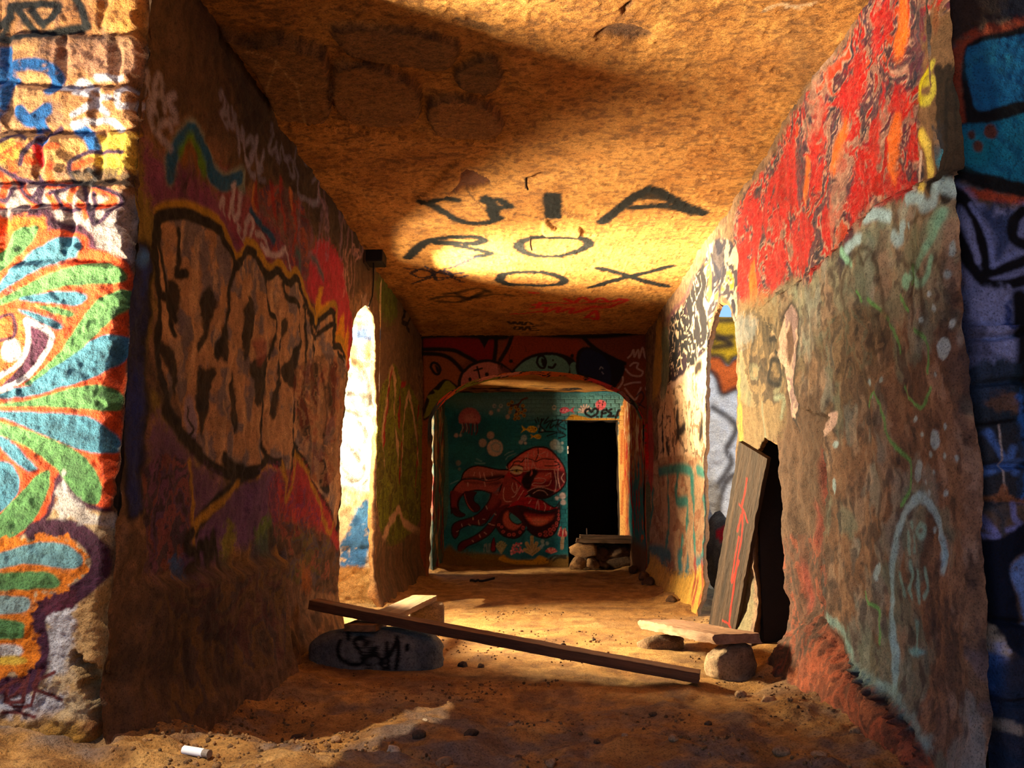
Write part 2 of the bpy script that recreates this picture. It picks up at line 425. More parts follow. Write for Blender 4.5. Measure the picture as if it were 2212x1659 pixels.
P.lines([[(975, 848), (1000, 862), (1010, 848), (1030, 862), (1040, 850)], [(1050, 848), (1052, 864)], [(1065, 864), (1080, 850), (1110, 862)],
         [(1010, 880), (1020, 872), (1040, 876), (1035, 888), (1012, 886), (1010, 880)], [(1050, 874), (1062, 890), (1078, 873)],
         [(1135, 870), (1090, 874), (1100, 890), (1140, 888)], [(1095, 881), (1125, 880)]], .035, BLK, a=.9)
P.lines([[(1072, 85), (1072, 140)], [(1096, 380), (1096, 450)]], .012, BLK)
P.frame()
P.fill([(840, 655), (870, 640), (900, 690), (905, 716), (870, 700)], (70, 44, 28), a=.6, soft=.05)
P.lines([[(1650, 30), (1690, 15), (1730, 22)], [(1700, 20), (1760, 8)]], .02, (215, 185, 150), a=.5)
P.fill([(1700, 30), (1780, 90), (1790, 180), (1740, 220), (1700, 160)], (105, 72, 40), a=.5, soft=.08, rough=.05)
P.fill([(1735, 200), (1760, 180), (1775, 250), (1730, 290)], (165, 140, 120), a=.7, soft=.02, rough=.02)
def ccells(uu, vv):
    out = np.full(len(uu), -1)
    for k, c in enumerate(CST):
        p = spline(P.P(c), True); out[P.sdf(np.stack([uu, vv], 1), p, True) < -.004] = k
    return out
ce = pc.build('ceiling', lambda u, v, h: np.stack([u, v, ZC - h], 1), True, M_CEIL, cells=ccells, piece='stone')
tag(ce, 'low sand-coloured ceiling sprayed with big black letters', kind='structure')

# ------------------------------------------------------------------ sunlit front wall on the left (flower mural)
pl = Panel(np.concatenate([np.linspace(-2.7, -1.83, 60)[:-1], np.linspace(-1.83, XL, 140)]), np.linspace(-.05, 2.95, 640), lambda x, y: onY(x, y, YP)[[0, 2]])
P = pl.p; u, v = P.u, P.v
rows = np.array([-.1, 1.56, 1.70, 1.90, 1.99, 2.17, 2.33, 2.52, 2.72, 3.0]) - .0
def courses(uu, vv, wv=.012):
    vw = vv + (fbm(uu * 5, vv * 5, 2, 61) - .5) * .05
    r = np.clip(np.searchsorted(rows, vw) - 1, 0, len(rows) - 2)
    wdt = np.array([9, .30, .22, .34, .20, .30, .19, .36, .24])[r]; off = np.array([0, .1, .02, .15, .07, .0, .11, .05, .1])[r]
    uw = uu + (fbm(uu * 6, vv * 6, 2, 62) - .5) * .04 + off
    c = np.floor(uw / wdt); fu = (uw / wdt - c) * wdt
    e = np.minimum(np.minimum(fu, wdt - fu), np.minimum(vw - rows[r], rows[r + 1] - vw))
    return r, c, e
r, c, e = courses(u, v)
up = ss(1.6, 1.72, v)
pl.H = (fbm(u * 2.5, v * 2.5, 3, 51) - .5) * .04 + (fbm(u * 11, v * 11, 4, 52) - .5) * .028 + (fbm(u * 42, v * 42, 3, 53) - .5) * .012
pl.H += np.where(r > 0, ss(0, .03, e) * .018 * up, 0)
pl.H += (fbm(u * 22, v * 22, 3, 54) - .5) * .035 * (1 - ss(.2, .9, v))
cav = P.mask([(150, 1425), (158, 1405), (175, 1430), (212, 1470), (225, 1520), (200, 1600), (190, 1520), (170, 1465)], .012, .02)
pl.H -= cav * .10
rnd = ss(XL - .05, XL, u + (fbm(u * 3, v * 12, 3, 55) - .5) * .06)            # worn corner
pl.H -= rnd ** 2 * .05
P.base([(168, 108, 60), (196, 132, 76), (150, 104, 76), (206, 146, 90), (186, 128, 78)], 7, 63)
wash = lambda pts, c, a=.8, s=.03, r=.03, chip=0: P.fill(pts, c, soft=s, rough=r, a=a, chip=chip)
wash([(-60, 410), (60, 400), (200, 420), (300, 440), (300, 560), (100, 520), (-60, 480)], (186, 164, 158), .85)
wash([(130, 95), (300, 88), (300, 165), (180, 160), (120, 140)], (178, 122, 92), .7)
wash([(225, 5), (308, 0), (306, 80), (225, 60)], (225, 150, 66), .8)
wash([(-60, 90), (130, 95), (220, 100), (300, 90), (220, 70), (100, 80)], (84, 60, 48), .6, .02)
wash([(-80, 1180), (120, 1100), (250, 1110), (240, 1300), (220, 1480), (180, 1560), (-80, 1580)], (226, 190, 140), .9)
wash([(150, 1310), (230, 1220), (235, 1400), (215, 1480), (160, 1480)], (222, 165, 92), .8, .03, .05)
wash([(90, 1330), (150, 1300), (160, 1400), (110, 1480), (90, 1400)], (226, 224, 228), .8, .02, .04, .3)
wash([(-60, 1445), (60, 1480), (130, 1500), (90, 1560), (-60, 1590)], (214, 212, 222), .8, .02, .04, .3)
wash([(-80, 1560), (60, 1540), (160, 1560), (210, 1600), (210, 1680), (-80, 1680)], (196, 136, 46), .9)
wash([(200, 295), (300, 290), (298, 370), (230, 365), (190, 340)], (236, 186, 52), .85, .012, .03, .25)
wash([(60, 300), (170, 292), (190, 330), (120, 365), (70, 340)], (222, 158, 82), .6)
wash([(-20, 318), (30, 305), (52, 330), (30, 360), (-20, 350)], (205, 165, 50), .8, .01)
P.lines([[(-20, 88), (60, 80), (120, 72), (192, 58)], [(30, 22), (70, 16), (128, 18), (118, 45), (98, 58)], [(42, 22), (60, 48), (78, 72)], [(30, 25), (22, 50), (0, 80)],
         [(160, -10), (180, 22), (190, 58)], [(-20, 62), (28, 42)], [(75, 30), (92, 52)]], .03, (16, 14, 12), soft=.006)
BL = (0, 84, 150)
P.lines([[(15, 112), (12, 180), (0, 240), (-20, 300)], [(0, 158), (50, 143), (105, 148), (126, 172), (112, 196)], [(45, 242), (68, 262), (104, 238)], [(-10, 165), (28, 172)], [(88, 262), (94, 310)], [(168, 276), (190, 292), (202, 318)]], .045, BL, soft=.006, chip=.25)
WH = (206, 196, 204)
P.lines([[(138, 192), (160, 190), (182, 178), (196, 192), (170, 202)], [(165, 200), (205, 210), (238, 214)], [(212, 170), (262, 170)], [(210, 195), (208, 222), (160, 250)], [(292, 188), (268, 192), (256, 212), (262, 232), (284, 228), (297, 214)], [(205, 222), (232, 246)], [(158, 270), (200, 262), (240, 262), (262, 280)]], .021, WH, soft=.006, chip=.2)
OR = (250, 84, 14)
P.lines([[(0, 350), (30, 332), (48, 320)], [(-10, 375), (8, 385), (18, 405), (10, 432)], [(38, 388), (60, 420), (76, 446)], [(98, 320), (124, 318)], [(112, 358), (110, 390)], [(108, 405), (160, 398)], [(152, 432), (165, 404)], [(205, 412), (236, 418), (246, 434), (214, 448)], [(110, 425), (122, 448)], [(134, 440), (148, 450)], [(-10, 440), (6, 444)], [(195, 345), (155, 362)], [(30, 345), (34, 372)], [(172, 440), (186, 452)], [(60, 345), (70, 352)], [(188, 458), (190, 470)]], .026, OR, soft=.005, chip=.15)
P.line([(82, 322), (92, 352)], .03, (226, 26, 20))
PU = (62, 26, 56)
P.lines([[(0, 362), (40, 386), (110, 400), (180, 396), (205, 380), (190, 365)], [(150, 364), (156, 345), (190, 328), (266, 331)], [(35, 380), (62, 425), (86, 440)], [(100, 402), (88, 432)], [(-10, 430), (20, 437), (34, 410)], [(112, 420), (140, 412), (172, 394)], [(125, 420), (136, 450), (175, 456)], [(180, 400), (192, 448), (207, 488)], [(195, 400), (244, 416), (262, 434), (210, 485), (206, 420)], [(80, 308), (60, 328), (48, 358)], [(82, 306), (130, 274)], [(-10, 322), (15, 305), (40, 292), (60, 303)], [(150, 365), (160, 395)], [(85, 380), (95, 405), (75, 430)]], .016, PU, soft=.004)
wash([(150, 372), (200, 362), (300, 372), (305, 402), (230, 400), (170, 402)], (46, 42, 26), .8, .01, .02, .35)
# flower head
FP = (78, 26, 52)
wash([(-60, 500), (20, 470), (60, 456), (110, 452), (130, 480), (170, 484), (206, 508), (216, 540), (262, 556), (282, 600), (290, 700), (285, 770), (272, 850), (268, 920), (262, 1000), (250, 1040), (246, 1098), (228, 1108), (180, 1096), (150, 1068), (128, 1058), (118, 1090), (90, 1136), (40, 1160), (-60, 1180)], FP, 1, .008, .006)
wash([(-60, 505), (30, 480), (75, 470), (106, 484), (112, 500), (150, 500), (192, 514), (198, 540), (240, 548), (272, 575), (280, 640), (278, 720), (262, 780), (264, 830), (258, 870), (254, 930), (250, 985), (250, 1045), (238, 1094), (205, 1090), (170, 1060), (140, 1020), (118, 1040), (108, 1080), (70, 1134), (-60, 1172)], OR, 1, .006, .006)
wash([(-20, 480), (60, 470), (100, 480), (108, 500), (40, 505)], (250, 120, 20), .7, .012)
GR, BU = (100, 154, 84), (74, 136, 158)
def petal(pts, c):
    P.fill(pts, c, soft=.004, rough=.003)
    q = np.asarray(pts, float); ctr = q.mean(0)
    P.fill([tuple(ctr + (x - ctr) * .62 + np.array([12, 2])) for x in q], tuple(int(t * .72) for t in c), soft=.03, rough=.03, a=.75, chip=.46)
petal([(-40, 570), (0, 542), (45, 497), (88, 492), (76, 524), (30, 562), (-40, 615)], GR)
petal([(-40, 650), (0, 605), (50, 558), (118, 520), (165, 513), (181, 532), (162, 556), (90, 580), (20, 618), (-40, 665)], BU)
petal([(-40, 662), (10, 640), (80, 600), (160, 575), (225, 566), (260, 580), (264, 600), (240, 612), (150, 616), (60, 640), (0, 660), (-40, 675)], GR)
petal([(40, 646), (100, 630), (165, 629), (186, 642), (164, 658), (100, 654)], BU)
petal([(278, 625), (256, 624), (215, 644), (178, 682), (140, 745), (105, 782), (55, 832), (105, 815), (155, 778), (212, 718), (276, 655)], GR)
petal([(75, 660), (130, 664), (156, 676), (145, 684), (105, 674)], GR)
petal([(38, 668), (90, 680), (128, 698), (135, 710), (112, 708), (70, 688)], BU)
petal([(68, 830), (150, 772), (210, 730), (262, 722), (270, 745), (242, 790), (190, 824), (120, 840)], BU)
petal([(-40, 862), (10, 845), (60, 834), (135, 832), (100, 850), (0, 864)], BU)
petal([(-40, 878), (60, 866), (150, 842), (215, 832), (250, 846), (258, 868), (235, 888), (150, 882), (40, 880)], GR)
petal([(-40, 886), (60, 890), (180, 898), (225, 918), (252, 958), (242, 978), (190, 976), (120, 950), (40, 915), (-40, 890)], BU)
petal([(-40, 900), (60, 928), (150, 964), (200, 1000), (226, 1050), (214, 1090), (170, 1070), (120, 1012), (50, 960), (-40, 925)], GR)
petal([(-30, 930), (30, 955), (74, 1000), (83, 1013), (60, 1016), (15, 980)], BU)
petal([(-40, 1010), (20, 998), (43, 1030), (38, 1068), (0, 1105), (-40, 1120)], BU)
petal([(106, 1014), (109, 1040), (92, 1088), (60, 1138), (0, 1176), (-40, 1180), (-10, 1120), (40, 1070), (75, 1032)], GR)
wash([(-40, 676), (20, 672), (62, 690), (115, 722), (92, 780), (40, 832), (-40, 850)], (206, 100, 26), 1, .005, .004)
P.fill([(62, 698), (110, 726), (84, 780), (36, 826), (0, 842), (40, 800), (62, 755)], (84, 26, 56), soft=.004)
P.lines([[(58, 692), (112, 724), (88, 776), (40, 828), (-20, 850)], [(56, 692), (62, 742), (38, 790), (-20, 826)]], .017, (236, 220, 216), soft=.004)
P.dot(24, 757, 22, 26, (238, 220, 208)); P.line([(-10, 690), (24, 680), (28, 726), (-10, 735)], .012, FP)
# lower lobe
P.line([(75, 1148), (140, 1140), (188, 1160), (214, 1205), (200, 1252), (150, 1290), (95, 1310), (80, 1345), (88, 1420), (62, 1478), (-30, 1472)], .06, FP, soft=.006)
wash([(150, 1280), (170, 1265), (150, 1310), (95, 1325), (85, 1300)], (100, 32, 52), 1, .006)
wash([(-40, 1195), (60, 1160), (140, 1158), (184, 1188), (192, 1232), (160, 1252), (140, 1275), (78, 1300), (78, 1440), (-40, 1445)], (246, 130, 10), 1, .005)
petal([(-40, 1215), (60, 1176), (140, 1174), (178, 1200), (176, 1222), (140, 1228), (60, 1218), (-40, 1236)], (122, 172, 178))
petal([(-40, 1246), (60, 1234), (118, 1240), (132, 1260), (104, 1272), (-40, 1272)], GR)
petal([(-40, 1292), (48, 1288), (66, 1304), (50, 1322), (-40, 1326)], (160, 188, 182))
petal([(-40, 1336), (50, 1344), (56, 1364), (40, 1380), (-40, 1376)], GR)
P.fill([(-30, 1392), (44, 1396), (44, 1416), (-30, 1420)], (236, 226, 216)); P.fill([(-30, 1420), (50, 1418), (55, 1432), (-30, 1436)], (240, 190, 60))
# letters
MR = (112, 40, 36)
P.lines([[(-5, 1496), (40, 1468), (54, 1478), (42, 1496), (14, 1514), (52, 1513)], [(62, 1460), (56, 1514)], [(90, 1444), (76, 1520)], [(118, 1452), (78, 1480), (131, 1512)], [(15, 1515), (45, 1526), (76, 1520)], [(12, 1538), (50, 1537), (82, 1546)], [(22, 1490), (14, 1516)]], .013, MR, soft=.003)
wash([(140, 1020), (160, 1070), (215, 1110), (240, 1112), (238, 1140), (190, 1130), (120, 1110)], (220, 205, 196), .85, .01, .02, .2)
crn = ss(XL - .012, XL, u + (fbm(u * 20, v * 20, 2, 71) - .5) * .012)[:, None]
P.col = P.col * (1 - crn * .85) + lin((120, 84, 52)) * crn * .85
P.col *= (.58 + .12 * fbm(u * 30, v * 30, 3, 97))[:, None]
def lcells(uu, vv):
    r, c, e = courses(uu, vv)
    return np.where((r > 0) & (e > .007) & (vv > 1.6), r * 1000 + c.astype(int) + 500, -1)
o = pl.build('wall_front_left', lambda u, v, h: np.stack([u, YP - h, v], 1), False, M_WALL, cells=lcells)
tag(o, 'sunlit stone wall end with a bright flower mural at the left', kind='structure')

# ------------------------------------------------------------------ shaded front wall on the right (blue mural)
pr = Panel(np.concatenate([np.linspace(XR + .004, 1.62, 90)[:-1], np.linspace(1.62, 2.2, 40)]), np.linspace(-.05, 2.95, 560), lambda x, y: onY(x, y, YP - .05)[[0, 2]])
P = pr.p; u, v = P.u, P.v
RY = [-.1, .32, .55, 1.0, 1.27, 1.42, 1.95, 2.35, 3.1]
rr = np.clip(np.searchsorted(RY, v + (fbm(u * 5, v * 5, 2, 75) - .5) * .04) - 1, 0, 7)
vv = v + (fbm(u * 5, v * 5, 2, 75) - .5) * .04
er = np.minimum(vv - np.array(RY)[rr], np.array(RY)[rr + 1] - vv); ec = np.minimum(np.abs(u - 1.385 - .01 * (rr % 3)), 9)
pr.H = (fbm(u * 3, v * 3, 3, 72) - .5) * .04 + (fbm(u * 14, v * 14, 4, 73) - .5) * .02 + (fbm(u * 45, v * 45, 2, 74) - .5) * .006
pr.H -= (1 - ss(XR, XR + .06, u)) ** 2 * .09
pr.H += np.where(v < 1.45, ss(0, .02, er) * .03, 0)
P.base([(96, 74, 60), (120, 92, 70), (78, 76, 80), (134, 100, 72), (70, 60, 56)], 6, 76)
wash = lambda pts, c, a=.85, s=.02, r=.02, chip=0: P.fill(pts, c, soft=s, rough=r, a=a, chip=chip)
wash([(2030, -20), (2300, -20), (2300, 60), (2150, 50), (2060, 90)], (46, 34, 30), .9)
wash([(2180, -20), (2300, -20), (2300, 50), (2180, 45)], (12, 22, 44), .9)
wash([(2060, 100), (2130, 60), (2220, 40), (2180, 90), (2090, 120), (2095, 260), (2070, 250)], (170, 66, 34), .8, .015, .02, .2)
P.fill([(2083, 120), (2105, 85), (2160, 70), (2300, 50), (2300, 240), (2200, 250), (2105, 275), (2085, 230)], (8, 12, 18), soft=.008)
P.fill([(2088, 112), (2110, 95), (2170, 82), (2300, 62), (2300, 205), (2200, 218), (2115, 237), (2098, 180)], (20, 112, 168), soft=.006)
P.fill([(2094, 130), (2140, 95), (2200, 95), (2180, 150), (2110, 170)], (40, 140, 176), soft=.03, a=.6, chip=.45)
P.fill([(2062, 320), (2068, 268), (2130, 258), (2300, 232), (2300, 440), (2200, 425), (2120, 405), (2060, 370)], (8, 12, 18), soft=.006)
P.fill([(2060, 350), (2066, 275), (2140, 262), (2300, 244), (2300, 406), (2200, 392), (2120, 372), (2075, 352)], (12, 120, 160), soft=.006)
P.fill([(2062, 340), (2075, 290), (2140, 300), (2130, 360)], (20, 150, 170), soft=.03, a=.7, chip=.4)
P.dot(2143, 282, 14, 18, (110, 62, 50)); P.dot(2101, 289, 9, 10, (90, 56, 50)); P.dot(2114, 316, 11, 12, (112, 66, 52))
wash([(2070, 405), (2140, 412), (2230, 432), (2300, 440), (2300, 452), (2180, 440), (2080, 420)], (190, 72, 36), .85, .008, .01, .2)
wash([(2062, 400), (2110, 430), (2160, 450), (2300, 440), (2300, 640), (2220, 640), (2190, 850), (2080, 840), (2085, 600)], (134, 146, 196), .9)
wash([(2120, 455), (2180, 440), (2195, 500), (2160, 560), (2150, 500)], (30, 62, 110), .8, .02, .02, .3)
P.lines([[(2064, 402), (2095, 440), (2118, 490), (2130, 540), (2135, 570)], [(2066, 420), (2070, 480), (2092, 545), (2125, 600), (2165, 615), (2212, 605), (2260, 590)], [(2130, 590), (2180, 575), (2220, 560), (2260, 540)], [(2210, 455), (2192, 480), (2195, 515), (2230, 530)]], .035, (8, 10, 20), soft=.006)
P.line([(2072, 450), (2100, 500), (2118, 560)], .02, (150, 160, 208), soft=.006)
P.lines([[(2100, 440), (2140, 510), (2148, 560), (2152, 572), (2195, 545)]], .016, (140, 156, 214), soft=.006)
wash([(2110, 640), (2190, 630), (2180, 780), (2150, 780)], (160, 168, 214), .8, .015)
wash([(2165, 690), (2188, 650), (2190, 690), (2175, 715)], (28, 56, 120), .9, .008)
wash([(2085, 640), (2110, 700), (2130, 770), (2085, 765)], (70, 72, 96), .8, .015)
P.line([(2206, 640), (2198, 780), (2200, 900), (2210, 1000), (2218, 1080)], .05, (6, 8, 16), soft=.012)
wash([(2090, 800), (2190, 790), (2190, 920), (2100, 925)], (26, 50, 66), .9, .015, .02)
wash([(2125, 860), (2180, 850), (2190, 895), (2150, 890)], (126, 90, 66), .8, .01)
wash([(2190, 840), (2200, 920), (2205, 1060), (2185, 1085), (2190, 980)], (40, 110, 190), .9, .012)
wash([(2095, 925), (2190, 920), (2190, 1075), (2098, 1070)], (44, 50, 58), .9, .012)
P.lines([[(2128, 935), (2150, 980), (2180, 1020)], [(2110, 1025), (2150, 1010), (2188, 1000)], [(2178, 970), (2165, 1010)]], .022, (86, 124, 190), soft=.008, chip=.25)
P.line([(2150, 920), (2158, 1060)], .004, (220, 200, 186))
wash([(2140, 1075), (2155, 1050), (2175, 1078)], (176, 110, 70), .9, .008)
P.line([(2060, 922), (2130, 916), (2180, 908)], .012, (8, 8, 12), soft=.005)
P.line([(2060, 1080), (2120, 1076), (2200, 1084)], .012, (150, 92, 54), soft=.006)
P.lines([[(2090, 1130), (2100, 1110), (2120, 1115), (2135, 1140), (2145, 1160), (2110, 1150), (2092, 1130)], [(2175, 1090), (2180, 1120), (2192, 1135), (2165, 1145)]], .017, (140, 140, 196), soft=.006)
P.fill([(2098, 1185), (2150, 1160), (2212, 1125), (2300, 1090), (2300, 1160), (2212, 1185), (2172, 1225), (2185, 1290), (2205, 1350), (2300, 1370), (2300, 1500), (2200, 1420), (2150, 1380), (2120, 1290)], (8, 16, 36), soft=.006)
P.fill([(2172, 1228), (2212, 1195), (2300, 1170), (2300, 1360), (2215, 1352), (2190, 1290)], (120, 150, 206), soft=.008, chip=.2)
P.fill([(2094, 1250), (2112, 1245), (2130, 1320), (2165, 1390), (2160, 1415), (2110, 1410), (2080, 1395), (2090, 1330)], (212, 182, 150), soft=.006, rough=.008)
wash([(2082, 1340), (2110, 1340), (2115, 1400), (2085, 1395)], (150, 176, 166), .6)
wash([(2150, 1385), (2165, 1390), (2158, 1420), (2145, 1412)], (186, 186, 224), .8, .01)
P.lines([[(2148, 1420), (2150, 1480), (2145, 1540)], [(2138, 1590), (2140, 1640)]], .03, (60, 120, 200), soft=.012, a=.8)
wash([(2160, 1430), (2300, 1420), (2300, 1680), (2160, 1680)], (14, 36, 62), .85)
P.lines([[(2078, 1420), (2092, 1480), (2096, 1530), (2110, 1565)]], .02, (116, 196, 188), soft=.008, a=.9)
wash([(2058, 1575), (2110, 1580), (2130, 1640), (2130, 1690), (2100, 1690), (2090, 1640)], (110, 204, 196), .9, .012)
wash([(2105, 1495), (2125, 1530), (2150, 1555), (2200, 1560), (2190, 1580), (2120, 1565)], (186, 156, 130), .7, .012)
def rcells(uu, vv):
    w = vv + (fbm(uu * 5, vv * 5, 2, 75) - .5) * .04; k = np.clip(np.searchsorted(RY, w) - 1, 0, 7)
    e = np.minimum(w - np.array(RY)[k], np.array(RY)[k + 1] - w)
    return np.where((k < 6) & (k > 0) & (e > .008) & (uu > XR + .045), k, -1)
o = pr.build('wall_front_right', lambda u, v, h: np.stack([u, YP - .05 - h, v], 1), False, M_WALL, cells=rcells)
tag(o, 'shaded stone wall end with a blue mural at the right edge', kind='structure')

# ------------------------------------------------------------------ left corridor wall
LM = lambda x, y: onX(x, y, XL)[1:]
pw = Panel(dgrid(2.68, YA + .05, 2.1, .022), np.linspace(-.06, 2.96, 520), LM)
P = pw.p; u, v = P.u, P.v
dl = list(map(tuple, P.P([(757, 800), (768, 700), (776, 674), (788, 660), (800, 668), (809, 700), (815, 780), (816, 900), (813, 1050), (809, 1200), (806, 1290)])))
dl += [(7.08, -.4), (5.84, -.4)] + list(map(tuple, P.P([(735, 1240), (738, 1120), (741, 1000), (748, 900)])))
pw.holes = [spline(np.array(dl), True, 3)]
pw.H = (fbm(u * 1.4, v * 1.0, 3, 81) - .5) * .06 + (fbm(u * 5, v * 4, 4, 82) - .5) * .05 + (fbm(u * 20, v * 18, 4, 83) - .5) * .022
ledge = (1 - ss(.58, .64, v + (fbm(u * 6, v * 6, 2, 84) - .5) * .06)) * (1 - ss(4.38, 4.46, u + (fbm(u * 5, v * 9, 2, 85) - .5) * .1))
pw.H += ledge * .055 * ss(2.72, 3.05, u)
pw.H -= ss(.0, 1, 1 - np.abs(u - 4.52) / .10) * (1 - ss(.5, .75, v)) * .10           # deep crack beside the ledge
pw.H += (1 - ss(0, .35, v)) * .07 * (.5 + fbm(u * 4, v * 4, 3, 86))
P.base([(120, 86, 58), (146, 106, 74), (104, 78, 56), (160, 118, 82), (92, 70, 54)], 5, 87)
wash = lambda pts, c, a=.85, s=.05, r=.05, chip=0: P.fill(pts, c, soft=s, rough=r, a=a, chip=chip)
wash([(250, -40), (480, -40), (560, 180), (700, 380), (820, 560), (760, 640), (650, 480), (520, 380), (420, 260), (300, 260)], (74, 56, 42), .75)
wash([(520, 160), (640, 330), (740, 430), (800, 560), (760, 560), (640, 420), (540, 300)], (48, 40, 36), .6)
wash([(560, 420), (640, 470), (700, 560), (660, 560), (600, 500)], (176, 118, 62), .5, .06, .1, .45)
wash([(292, 300), (345, 330), (345, 480), (330, 620), (300, 760), (260, 620), (285, 420)], (146, 124, 46), .9)
wash([(310, 290), (360, 350), (420, 370), (480, 430), (560, 560), (640, 620), (600, 640), (500, 560), (440, 480), (350, 470), (320, 400)], (132, 58, 106), .9)
wash([(470, 370), (540, 420), (640, 560), (700, 640), (640, 650), (540, 580), (500, 500)], (150, 50, 86), .75)
P.marble([(560, 420), (640, 420), (690, 560), (690, 650), (600, 580)], [(120, 40, 70), (90, 40, 90), (170, 60, 60), (110, 80, 90)], 6, 9, 4, a=.6)
wash([(690, 520), (735, 560), (760, 680), (760, 790), (730, 780), (700, 690), (670, 620)], (190, 36, 66), .9, .03, .05)
P.lines([[(610, 390), (612, 440), (620, 490)], [(590, 400), (600, 470)], [(630, 430), (640, 490), (636, 540)], [(558, 398), (556, 440)]], .05, (160, 30, 26), soft=.02, a=.85)
P.lines([[(552, 402), (552, 440), (556, 470)], [(628, 410), (632, 450)]], .03, (210, 130, 60), soft=.012, a=.8)
P.fill([(684, 700), (690, 640), (698, 620), (700, 660), (712, 650), (706, 690), (692, 720)], (222, 160, 30), soft=.02, rough=.02)
P.fill([(726, 760), (730, 700), (740, 680), (744, 740), (752, 700), (756, 760), (742, 800)], (226, 150, 30), soft=.02, rough=.02)
P.lines([[(680, 555), (690, 570), (700, 600)], [(640, 540), (652, 560), (652, 600)]], .05, (20, 110, 120), soft=.03, a=.8)
# rainbow
P.line([(366, 378), (378, 330), (394, 296), (408, 280), (424, 290), (440, 320), (452, 352), (462, 376), (482, 392), (500, 390), (522, 378), (526, 400)], .085, (128, 140, 130), soft=.02)
P.line([(366, 378), (378, 330), (394, 296), (408, 284), (424, 294), (440, 322), (452, 354), (462, 380), (482, 396), (500, 394), (520, 384)], .07, (14, 92, 138), soft=.01)
P.line([(392, 330), (402, 306), (412, 304), (424, 318), (436, 345), (444, 370)], .06, (92, 140, 24), soft=.02)
P.line([(396, 350), (404, 322), (412, 320), (420, 335), (428, 370)], .05, (130, 80, 30), soft=.02)
P.fill([(375, 390), (400, 370), (420, 380), (424, 420), (400, 430), (380, 425)], (46, 24, 50), soft=.06, a=.8, chip=.45)
# tags
TG = (170, 160, 178)
P.lines([[(316, 158), (318, 180), (322, 210)], [(318, 162), (328, 168), (324, 185), (332, 225)], [(336, 228), (342, 172), (352, 170), (360, 238)], [(340, 205), (355, 205)], [(372, 205), (366, 220), (374, 240), (380, 258), (370, 262)], [(326, 230), (342, 245), (346, 258)], [(328, 232), (332, 270), (345, 288), (372, 322)], [(354, 300), (350, 275), (362, 264), (370, 280)]], .030, TG, soft=.012, a=.8)
P.lines([[(472, 208), (478, 200), (484, 212), (480, 232), (474, 252), (480, 272), (490, 262), (486, 245), (478, 245)], [(492, 232), (492, 262), (500, 272), (502, 238)], [(508, 250), (510, 330)], [(508, 260), (520, 300), (524, 280)], [(526, 285), (530, 340), (542, 352), (548, 320), (540, 300), (534, 310)], [(550, 300), (556, 345), (566, 370), (570, 330)], [(530, 345), (546, 378), (556, 380)]], .036, (150, 148, 176), soft=.014, a=.75)
P.lines([[(586, 282), (590, 270), (594, 285), (586, 305), (584, 322), (594, 330), (600, 310)], [(600, 320), (606, 350), (612, 310), (620, 345), (626, 340)], [(622, 340), (626, 375), (634, 380), (630, 350)], [(560, 355), (572, 362), (566, 385), (578, 390)], [(640, 310), (636, 345), (642, 380)], [(650, 300), (656, 330), (664, 355)], [(640, 375), (644, 420), (662, 430), (690, 435), (694, 410)], [(680, 392), (690, 380), (690, 440), (676, 436)]], .03, (140, 138, 166), soft=.012, a=.65)
P.line([(690, 318), (702, 308), (722, 312), (732, 330), (728, 345), (716, 352)], .028, (120, 130, 170), soft=.014, a=.7)
P.scrib((690, 400, 800, 520, 6), (176, 130, 140), .024, 6, 5, a=.55, soft=.012)
P.scrib((640, 430, 740, 540, 4), (150, 120, 150), .02, 5, 8, a=.5, soft=.012)
P.lines([[(500, 468), (508, 440), (512, 400)], [(510, 405), (512, 470), (522, 460), (524, 420)], [(478, 445), (486, 430), (488, 460)], [(520, 490), (516, 510), (524, 525), (532, 500), (540, 470), (548, 478), (540, 520)], [(528, 520), (534, 540)], [(556, 505), (572, 512), (580, 545), (566, 530)], [(575, 545), (596, 552), (610, 545), (618, 540), (628, 590)]], .034, (200, 184, 196), soft=.012, a=.85)
P.line([(548, 455), (560, 480), (580, 500), (590, 520)], .04, (14, 84, 128), soft=.012)
P.scrib((740, 540, 775, 640), (206, 150, 140), .02, 4, 9, a=.6)
P.scrib((780, 640, 800, 690), (190, 160, 150), .03, 3, 19, a=.6)
# long blue bar at the corner
P.fill([(262, 560), (270, 525), (296, 518), (322, 530), (330, 560), (318, 660), (306, 800), (304, 940), (300, 1090), (286, 1115), (262, 1112), (255, 900)], (20, 16, 18), soft=.02)
P.fill([(276, 560), (284, 536), (300, 530), (316, 545), (318, 580), (306, 700), (298, 850), (296, 1000), (292, 1095), (270, 1100), (262, 880)], (44, 50, 92), soft=.02, rough=.02)
P.fill([(300, 560), (316, 552), (316, 590), (304, 640), (298, 620)], (16, 52, 140), soft=.02); P.fill([(284, 560), (296, 540), (310, 545), (314, 565), (296, 575)], (70, 128, 206), soft=.02)
P.fill([(280, 800), (292, 820), (292, 1000), (288, 1090), (272, 1090), (268, 920)], (14, 46, 130), soft=.04, a=.8, chip=.3)
